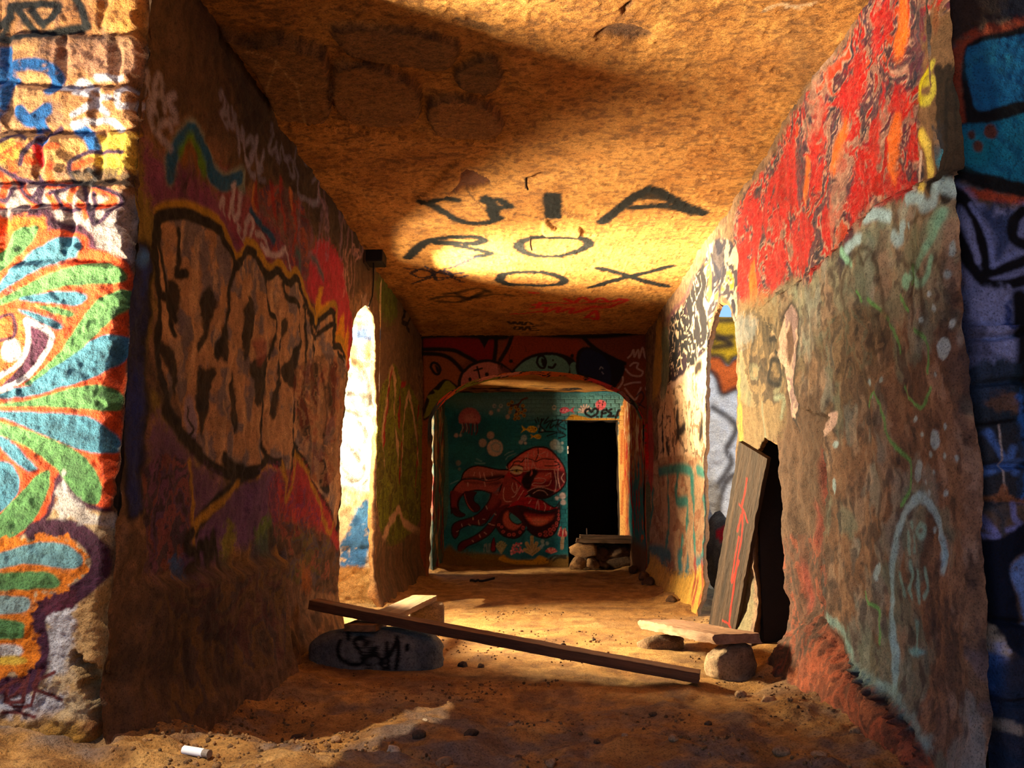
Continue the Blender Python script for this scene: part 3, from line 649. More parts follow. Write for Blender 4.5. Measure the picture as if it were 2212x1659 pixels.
# big bubble letters
TOP = [(338, 480), (352, 466), (400, 462), (440, 476), (470, 500), (490, 540), (498, 572), (510, 566), (522, 548), (534, 540), (550, 548), (566, 575), (580, 596), (600, 584), (608, 600), (622, 612), (638, 600), (648, 612), (662, 650), (672, 680), (684, 712), (700, 690), (718, 672), (722, 700), (722, 745), (734, 748), (746, 770)]
BOT = [(748, 860), (746, 960), (740, 1060), (732, 1150), (716, 1110), (690, 1060), (668, 1010), (640, 962), (634, 1000), (628, 1058), (620, 1030), (612, 1000), (600, 1000), (580, 992), (560, 1010), (530, 1022), (505, 1030), (470, 1015), (430, 985), (395, 945), (362, 890), (340, 820), (332, 740), (340, 640), (332, 560)]
P.fill(TOP + BOT, (184, 140, 40), soft=.02, rough=.02, a=.0)
P.line([(x + 3, y - 16) for x, y in TOP], .05, (186, 142, 36), soft=.012)
P.line([(x, y + 12) for x, y in BOT[3:17]], .05, (196, 142, 34), soft=.012)
P.line([(318, 860), (350, 920), (400, 975), (430, 1005)], .06, (150, 126, 50), soft=.02, a=.8)
P.fill(TOP + BOT, (190, 142, 100), soft=.006, rough=.008)
m = P.mask(TOP + BOT, .01)
n1 = ss(.50, .62, fbm(u * 9, v * 9, 4, 89)) * m * .75; P.col = P.col * (1 - n1[:, None]) + lin((96, 100, 116)) * n1[:, None]
n1 = ss(.56, .66, fbm(u * 16, v * 7, 4, 99)) * m * .5; P.col = P.col * (1 - n1[:, None]) + lin((226, 180, 130)) * n1[:, None]
BK = (26, 20, 17)
P.line(TOP, .05, BK, soft=.008); P.line(BOT, .05, BK, soft=.008); P.line([BOT[-1], TOP[0]], .06, BK)
P.lines([[(498, 575), (490, 620), (488, 680), (478, 730), (466, 770)], [(345, 500), (352, 560), (362, 640), (372, 720)], [(575, 590), (576, 660), (582, 680), (592, 690), (588, 740), (584, 770)], [(608, 600), (612, 640), (640, 655), (652, 690), (650, 740), (638, 760)], [(660, 660), (664, 700), (662, 780), (660, 840), (656, 900)], [(672, 690), (676, 740), (682, 770)], [(722, 750), (722, 700), (690, 728), (678, 726)], [(580, 790), (570, 870), (572, 960), (580, 990)], [(606, 740), (604, 790), (606, 830)], [(632, 780), (636, 850), (634, 940), (640, 980)], [(700, 790), (708, 880), (704, 960)], [(730, 760), (742, 780)], [(350, 640), (368, 650), (378, 690)], [(385, 500), (392, 560), (386, 590), (404, 590)]], .04, BK, soft=.008)
for q in ([(436, 624), (450, 620), (457, 660), (448, 690), (446, 720), (430, 758), (420, 754), (431, 706), (424, 664)],
          [(422, 800), (440, 796), (460, 800), (452, 870), (446, 920), (438, 945), (428, 890)], [(478, 700), (490, 720), (484, 780), (470, 772), (460, 765)],
          [(523, 660), (540, 640), (545, 690), (530, 780), (518, 730)], [(536, 790), (560, 770), (580, 770), (578, 840), (556, 880), (548, 830)],
          [(606, 690), (618, 688), (622, 710), (612, 740), (606, 720)], [(608, 800), (606, 860), (600, 905), (590, 890), (594, 850)], [(624, 780), (646, 760), (644, 810), (630, 840), (606, 800)],
          [(652, 860), (662, 820), (672, 900), (676, 930), (668, 950), (656, 920), (642, 880)], [(674, 790), (694, 784), (694, 840), (690, 880), (680, 860)], [(712, 792), (726, 786), (726, 850), (718, 900), (708, 850)],
          [(325, 740), (340, 735), (365, 760), (378, 800), (372, 860), (350, 790)], [(365, 610), (390, 612), (388, 660), (372, 690)], [(498, 800), (506, 860), (512, 910), (504, 940), (492, 900)], [(695, 1010), (705, 990), (712, 1060), (700, 1060)]):
    P.fill(q, BK, soft=.012, rough=.01, a=.95)
P.fill([(330, 760), (352, 830), (390, 880), (382, 940), (350, 880), (328, 810)], (40, 44, 52), soft=.05, a=.7)
P.fill([(545, 740), (570, 735), (575, 770), (555, 790)], (150, 70, 66), soft=.02, a=.7); P.fill([(480, 980), (520, 990), (540, 1010), (500, 1022)], (30, 90, 120), soft=.03, a=.6, chip=.4)
P.fill([(398, 870), (420, 860), (424, 960), (404, 950)], (140, 128, 160), soft=.02, a=.8); P.lines([[(410, 880), (404, 905), (414, 925), (406, 945)]], .014, BK)
P.marble([(640, 800), (740, 780), (745, 980), (700, 1050), (650, 940)], [(130, 90, 64), (70, 48, 36), (176, 130, 96), (120, 40, 26)], 7, 9, 24, a=.55, sx=.8)
# purple band below the letters
wash([(316, 900), (360, 920), (430, 1000), (480, 1060), (430, 1140), (360, 1200), (316, 1240), (310, 1050)], (108, 72, 112), .85)
wash([(430, 1150), (480, 1080), (540, 1035), (600, 1010), (620, 1060), (600, 1140), (500, 1210), (390, 1245), (380, 1200)], (104, 66, 118), .9)
wash([(596, 1010), (624, 1060), (650, 990), (700, 1080), (735, 1160), (730, 1185), (680, 1130), (620, 1110)], (180, 46, 60), .9, .03)
P.marble([(580, 1040), (640, 1020), (700, 1120), (640, 1160), (590, 1130)], [(160, 40, 56), (90, 44, 100), (180, 60, 50), (120, 40, 70)], 9, 9, 14, a=.6)
P.marble([(310, 1000), (400, 1010), (410, 1180), (320, 1230)], [(90, 60, 96), (34, 28, 34), (120, 66, 100), (60, 50, 60), (140, 70, 60)], 8, 10, 34, a=.7, sx=1.5)
P.lines([[(350, 885), (380, 930), (420, 970), (432, 985)], [(424, 1145), (446, 1110), (490, 1060), (520, 1035), (545, 1020)], [(480, 990), (500, 1010), (530, 1018)]], .07, BK, soft=.015)
P.lines([[(414, 1175), (420, 1140), (470, 1090), (520, 1045)], [(612, 1000), (622, 1040), (629, 1082), (640, 1030), (644, 980)], [(650, 985), (690, 1070), (712, 1150), (722, 1130)], [(405, 1000), (410, 1060), (416, 1150)]], .04, (190, 142, 40), soft=.014, a=.9)
P.lines([[(414, 1150), (396, 1165), (398, 1190), (416, 1192), (418, 1220), (400, 1228)], [(430, 1215), (432, 1180), (444, 1185), (446, 1220)], [(450, 1215), (448, 1170), (458, 1200), (462, 1150), (472, 1225)]], .05, BK, soft=.012)
wash([(478, 1210), (486, 1150), (500, 1120), (512, 1170), (500, 1215), (488, 1225)], (140, 136, 20), .85, .03)
wash([(548, 1170), (556, 1140), (584, 1110), (590, 1170), (570, 1210)], (92, 124, 24), .85, .03)
wash([(376, 1200), (392, 1245), (374, 1252), (366, 1230)], (36, 110, 170), .8, .02)
wash([(480, 1220), (560, 1160), (598, 1140), (598, 1200), (560, 1220)], (40, 60, 96), .6)
P.marble([(590, 1130), (700, 1150), (735, 1200), (730, 1280), (640, 1260), (595, 1220)], [(80, 52, 38), (44, 32, 28), (128, 60, 50), (96, 90, 40), (66, 66, 84)], 8, 10, 44, a=.7, sx=.8)
P.lines([[(500, 1240), (502, 1200), (530, 1210), (540, 1190)], [(560, 1230), (580, 1235), (596, 1200)], [(520, 1330), (530, 1280), (560, 1290), (564, 1370)], [(510, 1350), (500, 1300), (516, 1270)], [(550, 1250), (560, 1300), (575, 1290)]], .07, (186, 134, 24), soft=.04, a=.75, rough=.03)
wash([(408, 1280), (430, 1270), (424, 1320), (412, 1345)], (140, 40, 62), .7); wash([(660, 1220), (676, 1230), (672, 1280), (655, 1270)], (180, 104, 36), .8)
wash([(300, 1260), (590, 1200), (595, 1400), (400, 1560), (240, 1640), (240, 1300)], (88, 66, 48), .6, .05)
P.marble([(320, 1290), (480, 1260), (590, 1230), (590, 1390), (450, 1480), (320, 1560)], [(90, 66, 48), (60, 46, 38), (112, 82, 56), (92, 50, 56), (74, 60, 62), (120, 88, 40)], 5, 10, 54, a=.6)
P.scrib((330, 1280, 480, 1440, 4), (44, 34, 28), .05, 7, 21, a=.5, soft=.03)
# painted stretch between the passage and the arch
wash([(816, 560), (905, 680), (908, 760), (880, 820), (818, 820)], (112, 84, 60), .8)
wash([(812, 600), (850, 610), (860, 670), (842, 700), (822, 660)], (100, 116, 30), .8, .05, .1, .3)
P.marble([(818, 880), (838, 810), (850, 785), (862, 800), (872, 840), (886, 830), (908, 900), (908, 1100), (880, 1160), (850, 1180), (830, 1170), (816, 1100)], [(126, 128, 30), (112, 112, 28), (96, 96, 26), (120, 124, 34), (104, 96, 30), (132, 130, 44)], 3.2, 12, 64, line=(84, 78, 30), lw=.08, sx=1, a=1)
P.lines([[(826, 1000), (832, 900), (846, 800), (858, 830), (856, 900), (862, 1000)], [(870, 1020), (876, 900), (884, 850), (896, 900), (900, 1000)], [(820, 1180), (846, 1130), (866, 1100), (874, 1130), (905, 1150)]], .09, (210, 164, 120), soft=.02)
P.lines([[(830, 960), (836, 880), (848, 800)], [(864, 920), (868, 840), (876, 830)], [(866, 1040), (868, 960)], [(894, 1060), (900, 950), (904, 880)]], .06, (160, 26, 32), soft=.02)
wash([(815, 1160), (850, 1180), (908, 1150), (908, 1300), (815, 1340)], (126, 90, 54), .8); P.scrib((815, 1180, 900, 1300), (60, 66, 40), .06, 6, 31, a=.5, soft=.04)
P.lines([[(872, 670), (888, 672), (880, 700), (870, 695)], [(870, 690), (885, 650)], [(876, 705), (884, 715)]], .05, BK)
P.lines([[(808, 575), (806, 620), (800, 650)]], .05, (40, 30, 24), a=.7, soft=.03)
P.col *= (.44 + .74 * fbm(u * 26, v * 13, 5, 98))[:, None]
def rev_l(uu, vv, t, c):
    n = fbm(uu * 8 + t * 2, vv * 8, 3, 77)[:, None]
    return lin((196, 140, 76)) * (.6 + .7 * n)
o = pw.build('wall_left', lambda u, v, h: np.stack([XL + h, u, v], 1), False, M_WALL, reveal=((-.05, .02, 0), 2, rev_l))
tag(o, 'long left corridor wall covered in dark bubble-letter graffiti', kind='structure')

# ------------------------------------------------------------------ right corridor wall
RM = lambda x, y: onX(x, y, XR)[1:]
pw = Panel(dgrid(2.585, YA + .05, 2.1, .022), np.linspace(-.06, 2.96, 520), RM)
P = pw.p; u, v = P.u, P.v
dr = P.P([(1524, 760), (1536, 700), (1546, 668), (1556, 652), (1570, 664), (1582, 700), (1588, 780), (1590, 900), (1592, 1000), (1592, 1150), (1592, 1300)])
dr = list(map(tuple, dr)) + [(5.56, -.4), (6.56, -.4)] + list(map(tuple, P.P([(1524, 1250), (1522, 1100), (1523, 950), (1524, 850)])))
nich = [(4.58, -.4), (4.60, .4), (4.62, 1.0), (4.66, 1.22), (4.9, 1.28), (5.18, 1.20), (5.2, .6), (5.2, -.4)]
pw.holes = [spline(np.array(dr), True, 3), np.array(nich)]
pw.H = (fbm(u * 1.4, v * 1.0, 3, 101) - .5) * .06 + (fbm(u * 5, v * 4, 4, 102) - .5) * .045 + (fbm(u * 20, v * 18, 4, 103) - .5) * .02
PLAS = [(2060, 380), (2200, 380), (2200, 1700), (2060, 1660), (2030, 1600), (1970, 1545), (1900, 1480), (1850, 1420), (1800, 1335), (1790, 1250), (1800, 1100), (1798, 960), (1810, 900), (1740, 870), (1680, 720), (1660, 660), (1800, 560), (1900, 450)]
pm = P.mask(PLAS, .012, .03); pw.H += pm * .035
foot = P.mask([(1690, 1440), (1760, 1340), (1830, 1430), (1900, 1480), (2040, 1640), (2000, 1720), (1860, 1600), (1740, 1500)], .06, .04)
pw.H += foot * .06 + (1 - ss(0, .3, v)) * .06 * (.5 + fbm(u * 4, v * 4, 3, 106))
pw.H -= (1 - ss(2.58, 2.68, u)) ** 2 * .025
bw = (1 - pm) * P.mask([(1680, 880), (1810, 880), (1800, 1300), (1760, 1440), (1690, 1440)], .08)
pw.H += bw * ((fbm(u * 7, v * 5, 4, 107) - .5) * .07)
P.base([(132, 92, 60), (150, 106, 70), (116, 82, 56), (158, 112, 76), (128, 90, 62)], 4.5, 110)
wash = lambda pts, c, a=.85, s=.05, r=.05, chip=0: P.fill(pts, c, soft=s, rough=r, a=a, chip=chip)
wash([(1800, 900), (2060, 700), (2060, 1500), (1960, 1540), (1850, 1400), (1800, 1250)], (148, 100, 64), .7)
wash([(1640, 660), (1800, 560), (1900, 440), (2060, 400), (2060, 640), (1960, 700), (1800, 760), (1700, 800)], (150, 146, 118), .85, .06)
wash([(1700, 780), (1900, 700), (1950, 780), (1850, 900), (1740, 880)], (128, 100, 66), .7)
n1 = ss(.48, .68, fbm(u * 9, v * 9, 6, 111)) * pm * .5; P.col = P.col * (1 - n1[:, None]) + lin((110, 80, 66)) * n1[:, None]
n1 = ss(.57, .66, fbm(u * 10, v * 8, 4, 112)) * pm * .45; P.col = P.col * (1 - n1[:, None]) + lin((176, 128, 88)) * n1[:, None]
n1 = ss(.58, .70, fbm(u * 24, v * 20, 5, 113)) * .6; P.col = P.col * (1 - n1[:, None]) + lin((62, 46, 42)) * n1[:, None]
n1 = ss(.58, .68, fbm(u * 5, v * 5, 4, 114)) * pm * .4 * ss(4, 3, u) * ss(1.1, .4, v); P.col = P.col * (1 - n1[:, None]) + lin((92, 90, 110)) * n1[:, None]
for k_, (c_, th, aa, f1, f2) in enumerate((((150, 152, 142), .56, .55, 6, 4), ((96, 70, 56), .55, .6, 11, 6), ((190, 150, 118), .60, .5, 13, 7), ((120, 140, 118), .60, .5, 5, 3.5), ((70, 54, 52), .61, .7, 15, 9))):
    n1 = ss(th, th + .09, fbm(u * f1, v * f2, 5, 120 + k_)) * pm * aa; P.col = P.col * (1 - n1[:, None]) + lin(c_) * n1[:, None]
# red marbled letters below the ceiling
ZR = [(1575, 640), (1582, 540), (1600, 440), (1660, 350), (1720, 250), (1780, 160), (1840, 70), (1885, -40), (2080, -60), (2010, 80), (1995, 200), (1992, 320), (1988, 420), (1900, 440), (1880, 500), (1800, 560), (1760, 610), (1700, 600), (1650, 665), (1590, 645)]
P.marble(ZR, [(44, 38, 54), (140, 102, 88), (178, 14, 10), (52, 44, 58), (196, 56, 18), (44, 38, 52), (180, 16, 12), (60, 50, 62)], 3.4, 15, 131, warp=.2, line=(186, 144, 122), lw=.12, soft=.02, rough=.04)
RR = (190, 12, 8)
for q in ([(1590, 600), (1596, 500), (1620, 420), (1650, 470), (1640, 560), (1650, 640), (1620, 655), (1600, 640)], [(1655, 420), (1690, 330), (1720, 300), (1722, 420), (1700, 470), (1670, 520), (1650, 480)],
          [(1700, 560), (1712, 480), (1740, 460), (1760, 500), (1745, 560), (1720, 590)], [(1750, 330), (1764, 240), (1790, 220), (1780, 340), (1770, 420), (1755, 450)], [(1810, 200), (1850, 110), (1862, 130), (1860, 220), (1840, 290), (1820, 260)],
          [(1870, 330), (1900, 200), (1915, 190), (1905, 300), (1890, 400), (1875, 410)], [(1916, 240), (1930, 190), (1960, 200), (1966, 240), (1940, 270)], [(1952, 330), (1972, 260), (1980, 290), (1968, 340), (1950, 350)],
          [(1905, 410), (1920, 370), (1960, 380), (1975, 420), (1930, 430)], [(1880, 40), (1895, -30), (1925, -30), (1905, 100), (1885, 120)], [(1840, 420), (1866, 330), (1880, 430), (1850, 500)], [(1660, 560), (1690, 520), (1690, 600), (1666, 640)], [(1780, 480), (1800, 420), (1812, 470), (1790, 540)]):
    P.fill(q, RR, soft=.025, rough=.05, a=.9, chip=.33)
for q in ([(1920, 330), (1932, 250), (1945, 270), (1935, 360), (1925, 400)], [(1930, 60), (1940, -20), (1955, 0), (1945, 110), (1928, 130)], [(1800, 340), (1825, 260), (1830, 300), (1812, 380)], [(1735, 400), (1745, 330), (1750, 380), (1742, 440)], [(1620, 600), (1630, 560), (1640, 640), (1625, 650)]):
    P.fill(q, (240, 110, 20), soft=.02, rough=.02, a=.9, chip=.2)
for q in ([(1745, 300), (1760, 180), (1795, 90), (1800, 150), (1780, 260)], [(1800, 470), (1808, 360), (1836, 300), (1836, 400), (1815, 540)], [(1860, 460), (1900, 450), (1890, 500), (1862, 520)]):
    P.fill(q, (176, 130, 106), soft=.03, rough=.03, a=.6, chip=.38)
for q in ([(1955, 130), (1975, 20), (2000, 30), (1985, 150), (1970, 190)], [(1835, 560), (1860, 480), (1866, 540), (1850, 580)], [(1722, 330), (1740, 300), (1735, 420), (1722, 440)]):
    P.fill(q, (52, 44, 62), soft=.03, rough=.03, a=.85, chip=.2)
P.marble(ZR, [(178, 20, 14), (150, 16, 14), (190, 60, 20), (60, 40, 48)], 7, 13, 133, line=(190, 140, 116), lw=.12, a=.16, soft=.03)
wash([(1985, 60), (2080, 40), (2070, 300), (2060, 420), (1992, 440)], (120, 84, 50), .85, .02)
P.lines([[(2012, 140), (1985, 165), (1982, 210), (2006, 215), (2012, 175), (1992, 178)]], .035, (196, 178, 16), soft=.008)
P.lines([[(1988, 290), (2000, 330), (2005, 400), (2000, 430)]], .04, (226, 190, 60), soft=.01); P.line([(1985, 330), (1978, 390), (1990, 415)], .018, (206, 170, 150))
P.scrib((2022, 150, 2056, 400), BLK, .035, 3, 66, a=.9, k=9)
wash([(2010, 280), (2022, 275), (2026, 320), (2012, 330)], (40, 44, 58), .9, .02)
# pale blue / mint strokes
LB = (164, 196, 204)
P.lines([[(1972, 430), (1990, 426), (2005, 432), (2018, 445), (2036, 436)], [(2036, 418), (2048, 400), (2066, 412)], [(1895, 470), (1910, 462), (1930, 468)], [(1938, 510), (1950, 520), (1960, 490)], [(1850, 540), (1870, 520), (1885, 516)]], .045, LB, soft=.012)
MN = (138, 200, 164)
P.lines([[(2052, 458), (2040, 500), (2020, 540), (1995, 585), (1970, 610)], [(1985, 590), (2008, 612), (2024, 600), (2030, 560)], [(1972, 600), (1966, 610), (1978, 618)], [(1840, 540), (1850, 560), (1862, 568)]], .032, MN, soft=.010)
P.lines([[(2045, 470), (2036, 500)]], .06, MN, soft=.02, a=.8)
wash([(1990, 480), (2030, 500), (2010, 560), (1985, 560)], (120, 128, 92), .6)
GN = (104, 186, 84)
P.lines([[(1887, 878), (1908, 848), (1927, 899), (1936, 941), (1951, 968), (1975, 999), (1975, 1053), (1958, 1092)], [(1899, 646), (1920, 673), (1948, 712), (1962, 760)], [(2002, 712), (2029, 745), (2030, 803)], [(1963, 836), (1981, 863), (2011, 881), (2032, 839)], [(1875, 630), (1885, 650)], [(1992, 575), (1990, 612)], [(1960, 640), (1985, 670)], [(1888, 1280), (1894, 1300), (1918, 1320), (1920, 1390)]], .016, GN, soft=.004, a=.85)
P.lines([[(1850, 680), (1845, 600), (1880, 540), (1905, 545), (1920, 610), (1925, 680)], [(1880, 540), (1890, 570), (1900, 555)], [(1990, 570), (2010, 600), (2020, 680), (2010, 720)], [(1840, 740), (1880, 690), (1930, 680)], [(1975, 490), (2005, 470)], [(1960, 560), (1990, 600), (1995, 700)]], .022, (70, 48, 30), soft=.014, a=.75)
P.marble([(1800, 700), (1900, 660), (1940, 720), (1880, 800), (1810, 820)], [(128, 96, 62), (70, 52, 40), (150, 116, 80), (110, 110, 84)], 7, 9, 151, a=.6, sx=1.2)
for x, y, a, b in ((1983, 487, 4, 8), (2062, 593, 4, 10), (2065, 536, 4, 18), (2033, 634, 3, 7), (2040, 665, 4, 8), (2072, 699, 5, 10), (2061, 753, 11, 25), (2017, 691, 3, 6), (2045, 809, 3, 5), (2036, 950, 9, 22), (2063, 922, 4, 7), (1992, 905, 4, 7), (2007, 939, 4, 5), (2025, 982, 4, 6), (2057, 985, 4, 7), (2077, 990, 3, 7), (1995, 1017, 9, 25), (2033, 1020, 3, 5), (2022, 1064, 4, 7), (2056, 1066, 4, 7), (2013, 1041, 2, 6), (1905, 855, 2, 6), (1896, 826, 3, 8), (1922, 820, 3, 7), (1914, 1235, 5, 20), (2030, 1145, 3, 8), (1822, 960, 5, 8), (1820, 1050, 4, 18), (1800, 1240, 4, 10)):
    P.dot(x, y, a, b, (176, 200, 200), soft=.004, rough=.003)
# ghost drawing
GH = (160, 200, 206)
P.lines([[(1957, 1500), (1948, 1420), (1944, 1300), (1950, 1200), (1964, 1120), (1985, 1082), (2005, 1074), (2024, 1092), (2038, 1125), (2048, 1165), (2054, 1230)], [(1952, 1400), (1955, 1500)]], .04, GH, soft=.01, rough=.006, chip=.12)
P.lines([[(2004, 1135), (2000, 1150), (2012, 1160), (2014, 1140), (2004, 1132)], [(1978, 1150), (1980, 1180), (1984, 1195)], [(1992, 1160), (1996, 1190)], [(1985, 1130), (1987, 1138)], [(1965, 1240), (1972, 1285)], [(1986, 1215), (1990, 1250), (1982, 1270), (1988, 1290)], [(2002, 1235), (2006, 1300)], [(2016, 1230), (2022, 1270), (2016, 1290)], [(1996, 1345), (1998, 1400)]], .02, (136, 186, 168), soft=.006, a=.9)
P.fill([(1980, 1405), (1996, 1398), (2014, 1408), (2002, 1418), (1986, 1416)], (130, 196, 190), soft=.01)
P.lines([[(1795, 1200), (1798, 1240), (1800, 1280)]], .03, (170, 180, 176), soft=.008)
# plaster edge and orange footing
P.line([(1790, 1325), (1810, 1342), (1840, 1370), (1868, 1430), (1900, 1470), (1960, 1500), (1985, 1540), (2030, 1580), (2060, 1610)], .05, (150, 190, 180), soft=.02, a=.85, rough=.02, chip=.2)
wash([(1765, 1340), (1800, 1345), (1850, 1420), (1900, 1480), (1970, 1535), (2060, 1630), (2060, 1720), (1940, 1640), (1850, 1560), (1760, 1470)], (186, 82, 28), .95, .02)
P.marble([(1765, 1350), (1850, 1440), (1960, 1550), (2040, 1690), (1900, 1640), (1760, 1480)], [(190, 84, 28), (126, 62, 30), (204, 112, 50), (90, 56, 36)], 6, 9, 161, a=.6)
P.line([(1800, 1350), (1850, 1425), (1905, 1485), (1980, 1545), (2050, 1625)], .05, (46, 34, 30), soft=.03, a=.8)
wash([(1680, 880), (1720, 860), (1800, 890), (1800, 1300), (1765, 1440), (1690, 1440)], (98, 66, 42), .85, .04, .06)
P.marble([(1690, 1180), (1790, 1180), (1800, 1340), (1760, 1440), (1690, 1440)], [(110, 60, 34), (74, 46, 32), (150, 66, 30), (92, 58, 40)], 6, 9, 171, a=.8, sx=2.0)
P.lines([[(1786, 990), (1788, 1080)], [(1740, 1230), (1746, 1300)], [(1768, 1100), (1770, 1160)]], .08, (160, 52, 24), soft=.04, a=.75)
P.line([(1796, 980), (1796, 1090)], .05, (60, 36, 44), soft=.02, a=.8)
# pale flaked patch
P.fill([(1717, 650), (1733, 676), (1739, 760), (1737, 850), (1738, 884), (1722, 912), (1710, 872), (1695, 790), (1697, 740), (1702, 686)], (52, 38, 32), soft=.02)
fp = [(1717, 658), (1730, 680), (1735, 760), (1732, 850), (1734, 880), (1722, 905), (1713, 872), (1699, 790), (1701, 740), (1706, 690)]
P.fill(fp, (226, 178, 148), soft=.006, rough=.004)
n1 = ss(.54, .62, fbm(u * 14, v * 9, 4, 115)) * P.mask(fp, .01) * .7; P.col = P.col * (1 - n1[:, None]) + lin((120, 90, 104)) * n1[:, None]
P.fill([(1714, 720), (1722, 700), (1726, 750), (1720, 790), (1714, 760)], (92, 56, 34), soft=.01, a=.9)
P.fill([(1800, 915), (1812, 895), (1827, 890), (1822, 920), (1806, 942)], (232, 184, 160), soft=.006); P.line([(1722, 905), (1724, 930)], .02, (30, 24, 22))
# stretch between passage and niche
wash([(1592, 680), (1690, 650), (1695, 900), (1660, 960), (1592, 970)], (140, 112, 70), .8)
P.marble([(1596, 690), (1680, 680), (1690, 860), (1600, 860)], [(140, 110, 70), (96, 78, 54), (176, 138, 96), (128, 124, 96), (60, 46, 38)], 3.5, 11, 181, a=.75, sx=.8)
P.scrib((1610, 690, 1695, 800), (44, 36, 30), .028, 6, 41, a=.7, k=6, soft=.012); P.lines([[(1665, 735), (1675, 730), (1684, 745)], [(1668, 790), (1666, 820), (1680, 830), (1684, 790), (1672, 775), (1668, 790)], [(1674, 760), (1682, 762), (1682, 780)]], .035, (40, 32, 28), soft=.01)
P.lines([[(1594, 820), (1598, 960), (1596, 1050)], [(1602, 880), (1606, 960)]], .06, (170, 164, 30), soft=.03, a=.8, chip=.3)
P.lines([[(1650, 860), (1656, 960)], [(1676, 860), (1694, 860), (1690, 900)]], .03, (150, 160, 130), soft=.015, a=.7)
wash([(1580, 690), (1600, 680), (1640, 690), (1620, 740), (1590, 745)], (140, 142, 140), .6, .03)
wash([(1590, 1210), (1625, 1230), (1630, 1430), (1590, 1430)], (140, 126, 86), .8)
# around and beyond the passage
P.marble([(1524, 560), (1545, 520), (1575, 520), (1592, 560), (1592, 690), (1575, 660), (1555, 640), (1535, 690), (1524, 740)], [(44, 40, 56), (196, 160, 130), (60, 50, 60), (200, 130, 40)], 3, 12, 191, line=(204, 168, 140), lw=.14, sx=.6)
P.fill([(1538, 570), (1546, 520), (1562, 530), (1562, 610), (1548, 640)], (44, 42, 60), soft=.05, a=.9, chip=.2)
P.lines([[(1531, 540), (1532, 620), (1530, 640)]], .09, (206, 130, 20), soft=.03, a=.85)
ZB = [(1444, 700), (1470, 660), (1500, 610), (1524, 570), (1528, 700), (1526, 770), (1500, 790), (1470, 815), (1442, 835)]
P.marble(ZB, [(34, 28, 34), (34, 28, 34), (46, 26, 40), (30, 26, 30)], 1.5, 10, 201, line=(206, 166, 132), lw=.12, soft=.03, sx=1.1)
P.line([(1442, 840), (1470, 818), (1500, 792), (1527, 760)], .07, (206, 164, 136), soft=.02); P.line([(1440, 690), (1468, 655), (1500, 600)], .05, (100, 44, 60), soft=.03, a=.8)
CP_ = [(1424, 850), (1445, 845), (1475, 822), (1505, 795), (1526, 785), (1526, 950), (1522, 1005), (1490, 1012), (1440, 1010), (1420, 1015)]
P.fill(CP_, (224, 178, 132), soft=.03, rough=.03)
P.marble(CP_, [(224, 178, 132), (228, 184, 140), (218, 170, 124), (224, 178, 132), (90, 62, 44)], 3.0, 15, 211, a=.8, sx=1.3, warp=.08)
P.lines([[(1460, 892), (1461, 940)], [(1458, 942), (1466, 930), (1474, 922)], [(1430, 900), (1432, 980)], [(1512, 900), (1508, 950)], [(1440, 960), (1444, 1000)], [(1498, 800), (1512, 790)]], .10, (44, 32, 26), soft=.03)
wash([(1415, 700), (1430, 700), (1428, 790), (1420, 850), (1410, 850)], (196, 140, 20), .9); wash([(1430, 720), (1442, 720), (1440, 830), (1426, 860)], (110, 130, 104), .8)
ZT = [(1400, 1012), (1526, 1005), (1530, 1230), (1490, 1240), (1420, 1215), (1400, 1190)]
P.fill(ZT, (186, 140, 96), soft=.03)
P.marble(ZT, [(184, 138, 96), (196, 150, 108), (170, 124, 84), (150, 84, 50), (190, 144, 100)], 3, 13, 221, a=.7, sx=.5)
TL = (38, 128, 116)
P.lines([[(1420, 1020), (1460, 1012), (1486, 1018), (1490, 1040)], [(1460, 1020), (1460, 1080), (1480, 1086), (1480, 1140)], [(1490, 1040), (1494, 1120), (1500, 1200)], [(1522, 1080), (1524, 1160), (1514, 1230)], [(1410, 1060), (1402, 1150)], [(1440, 1030), (1446, 1120), (1440, 1180)], [(1470, 1165), (1466, 1220)], [(1520, 1020), (1500, 1016)]], .10, TL, soft=.03, a=.95)
P.lines([[(1400, 1190), (1420, 1190), (1450, 1200)], [(1465, 1200), (1470, 1240)], [(1480, 1240), (1484, 1210)], [(1505, 1220), (1520, 1215)], [(1430, 1210), (1440, 1230)]], .13, (44, 116, 124), soft=.04, a=.9)
wash([(1395, 1195), (1420, 1205), (1450, 1235), (1490, 1240), (1530, 1225), (1534, 1340), (1490, 1320), (1440, 1275), (1395, 1240)], (226, 162, 16), .95, .04, .06)
P.lines([[(1500, 1210), (1502, 1280)], [(1520, 1220), (1524, 1320)], [(1510, 1260), (1512, 1300)]], .10, (160, 24, 30), soft=.04, a=.85)
P.lines([[(1406, 925), (1404, 1020)]], .5, (190, 26, 28), soft=.06, a=.9)
gr = P.col.mean(1, keepdims=True); dm = .14 * (1 - P.mask(ZR, .05))[:, None]; P.col = P.col * (1 - dm) + gr * dm; P.col *= (.58 + .72 * fbm(u * 26, v * 13, 5, 98))[:, None]
def rev_r(uu, vv, t, c):
    n = fbm(uu * 8 + t * 2, vv * 8, 3, 78)[:, None]
    return lin((176, 124, 74)) * (.55 + .8 * n)
o = pw.build('wall_right', lambda u, v, h: np.stack([XR - h, u, v], 1), True, M_WALL, reveal=((.05, .08, 0), 3, rev_r))
tag(o, 'long right corridor wall with red marbled graffiti and flaking plaster', kind='structure')

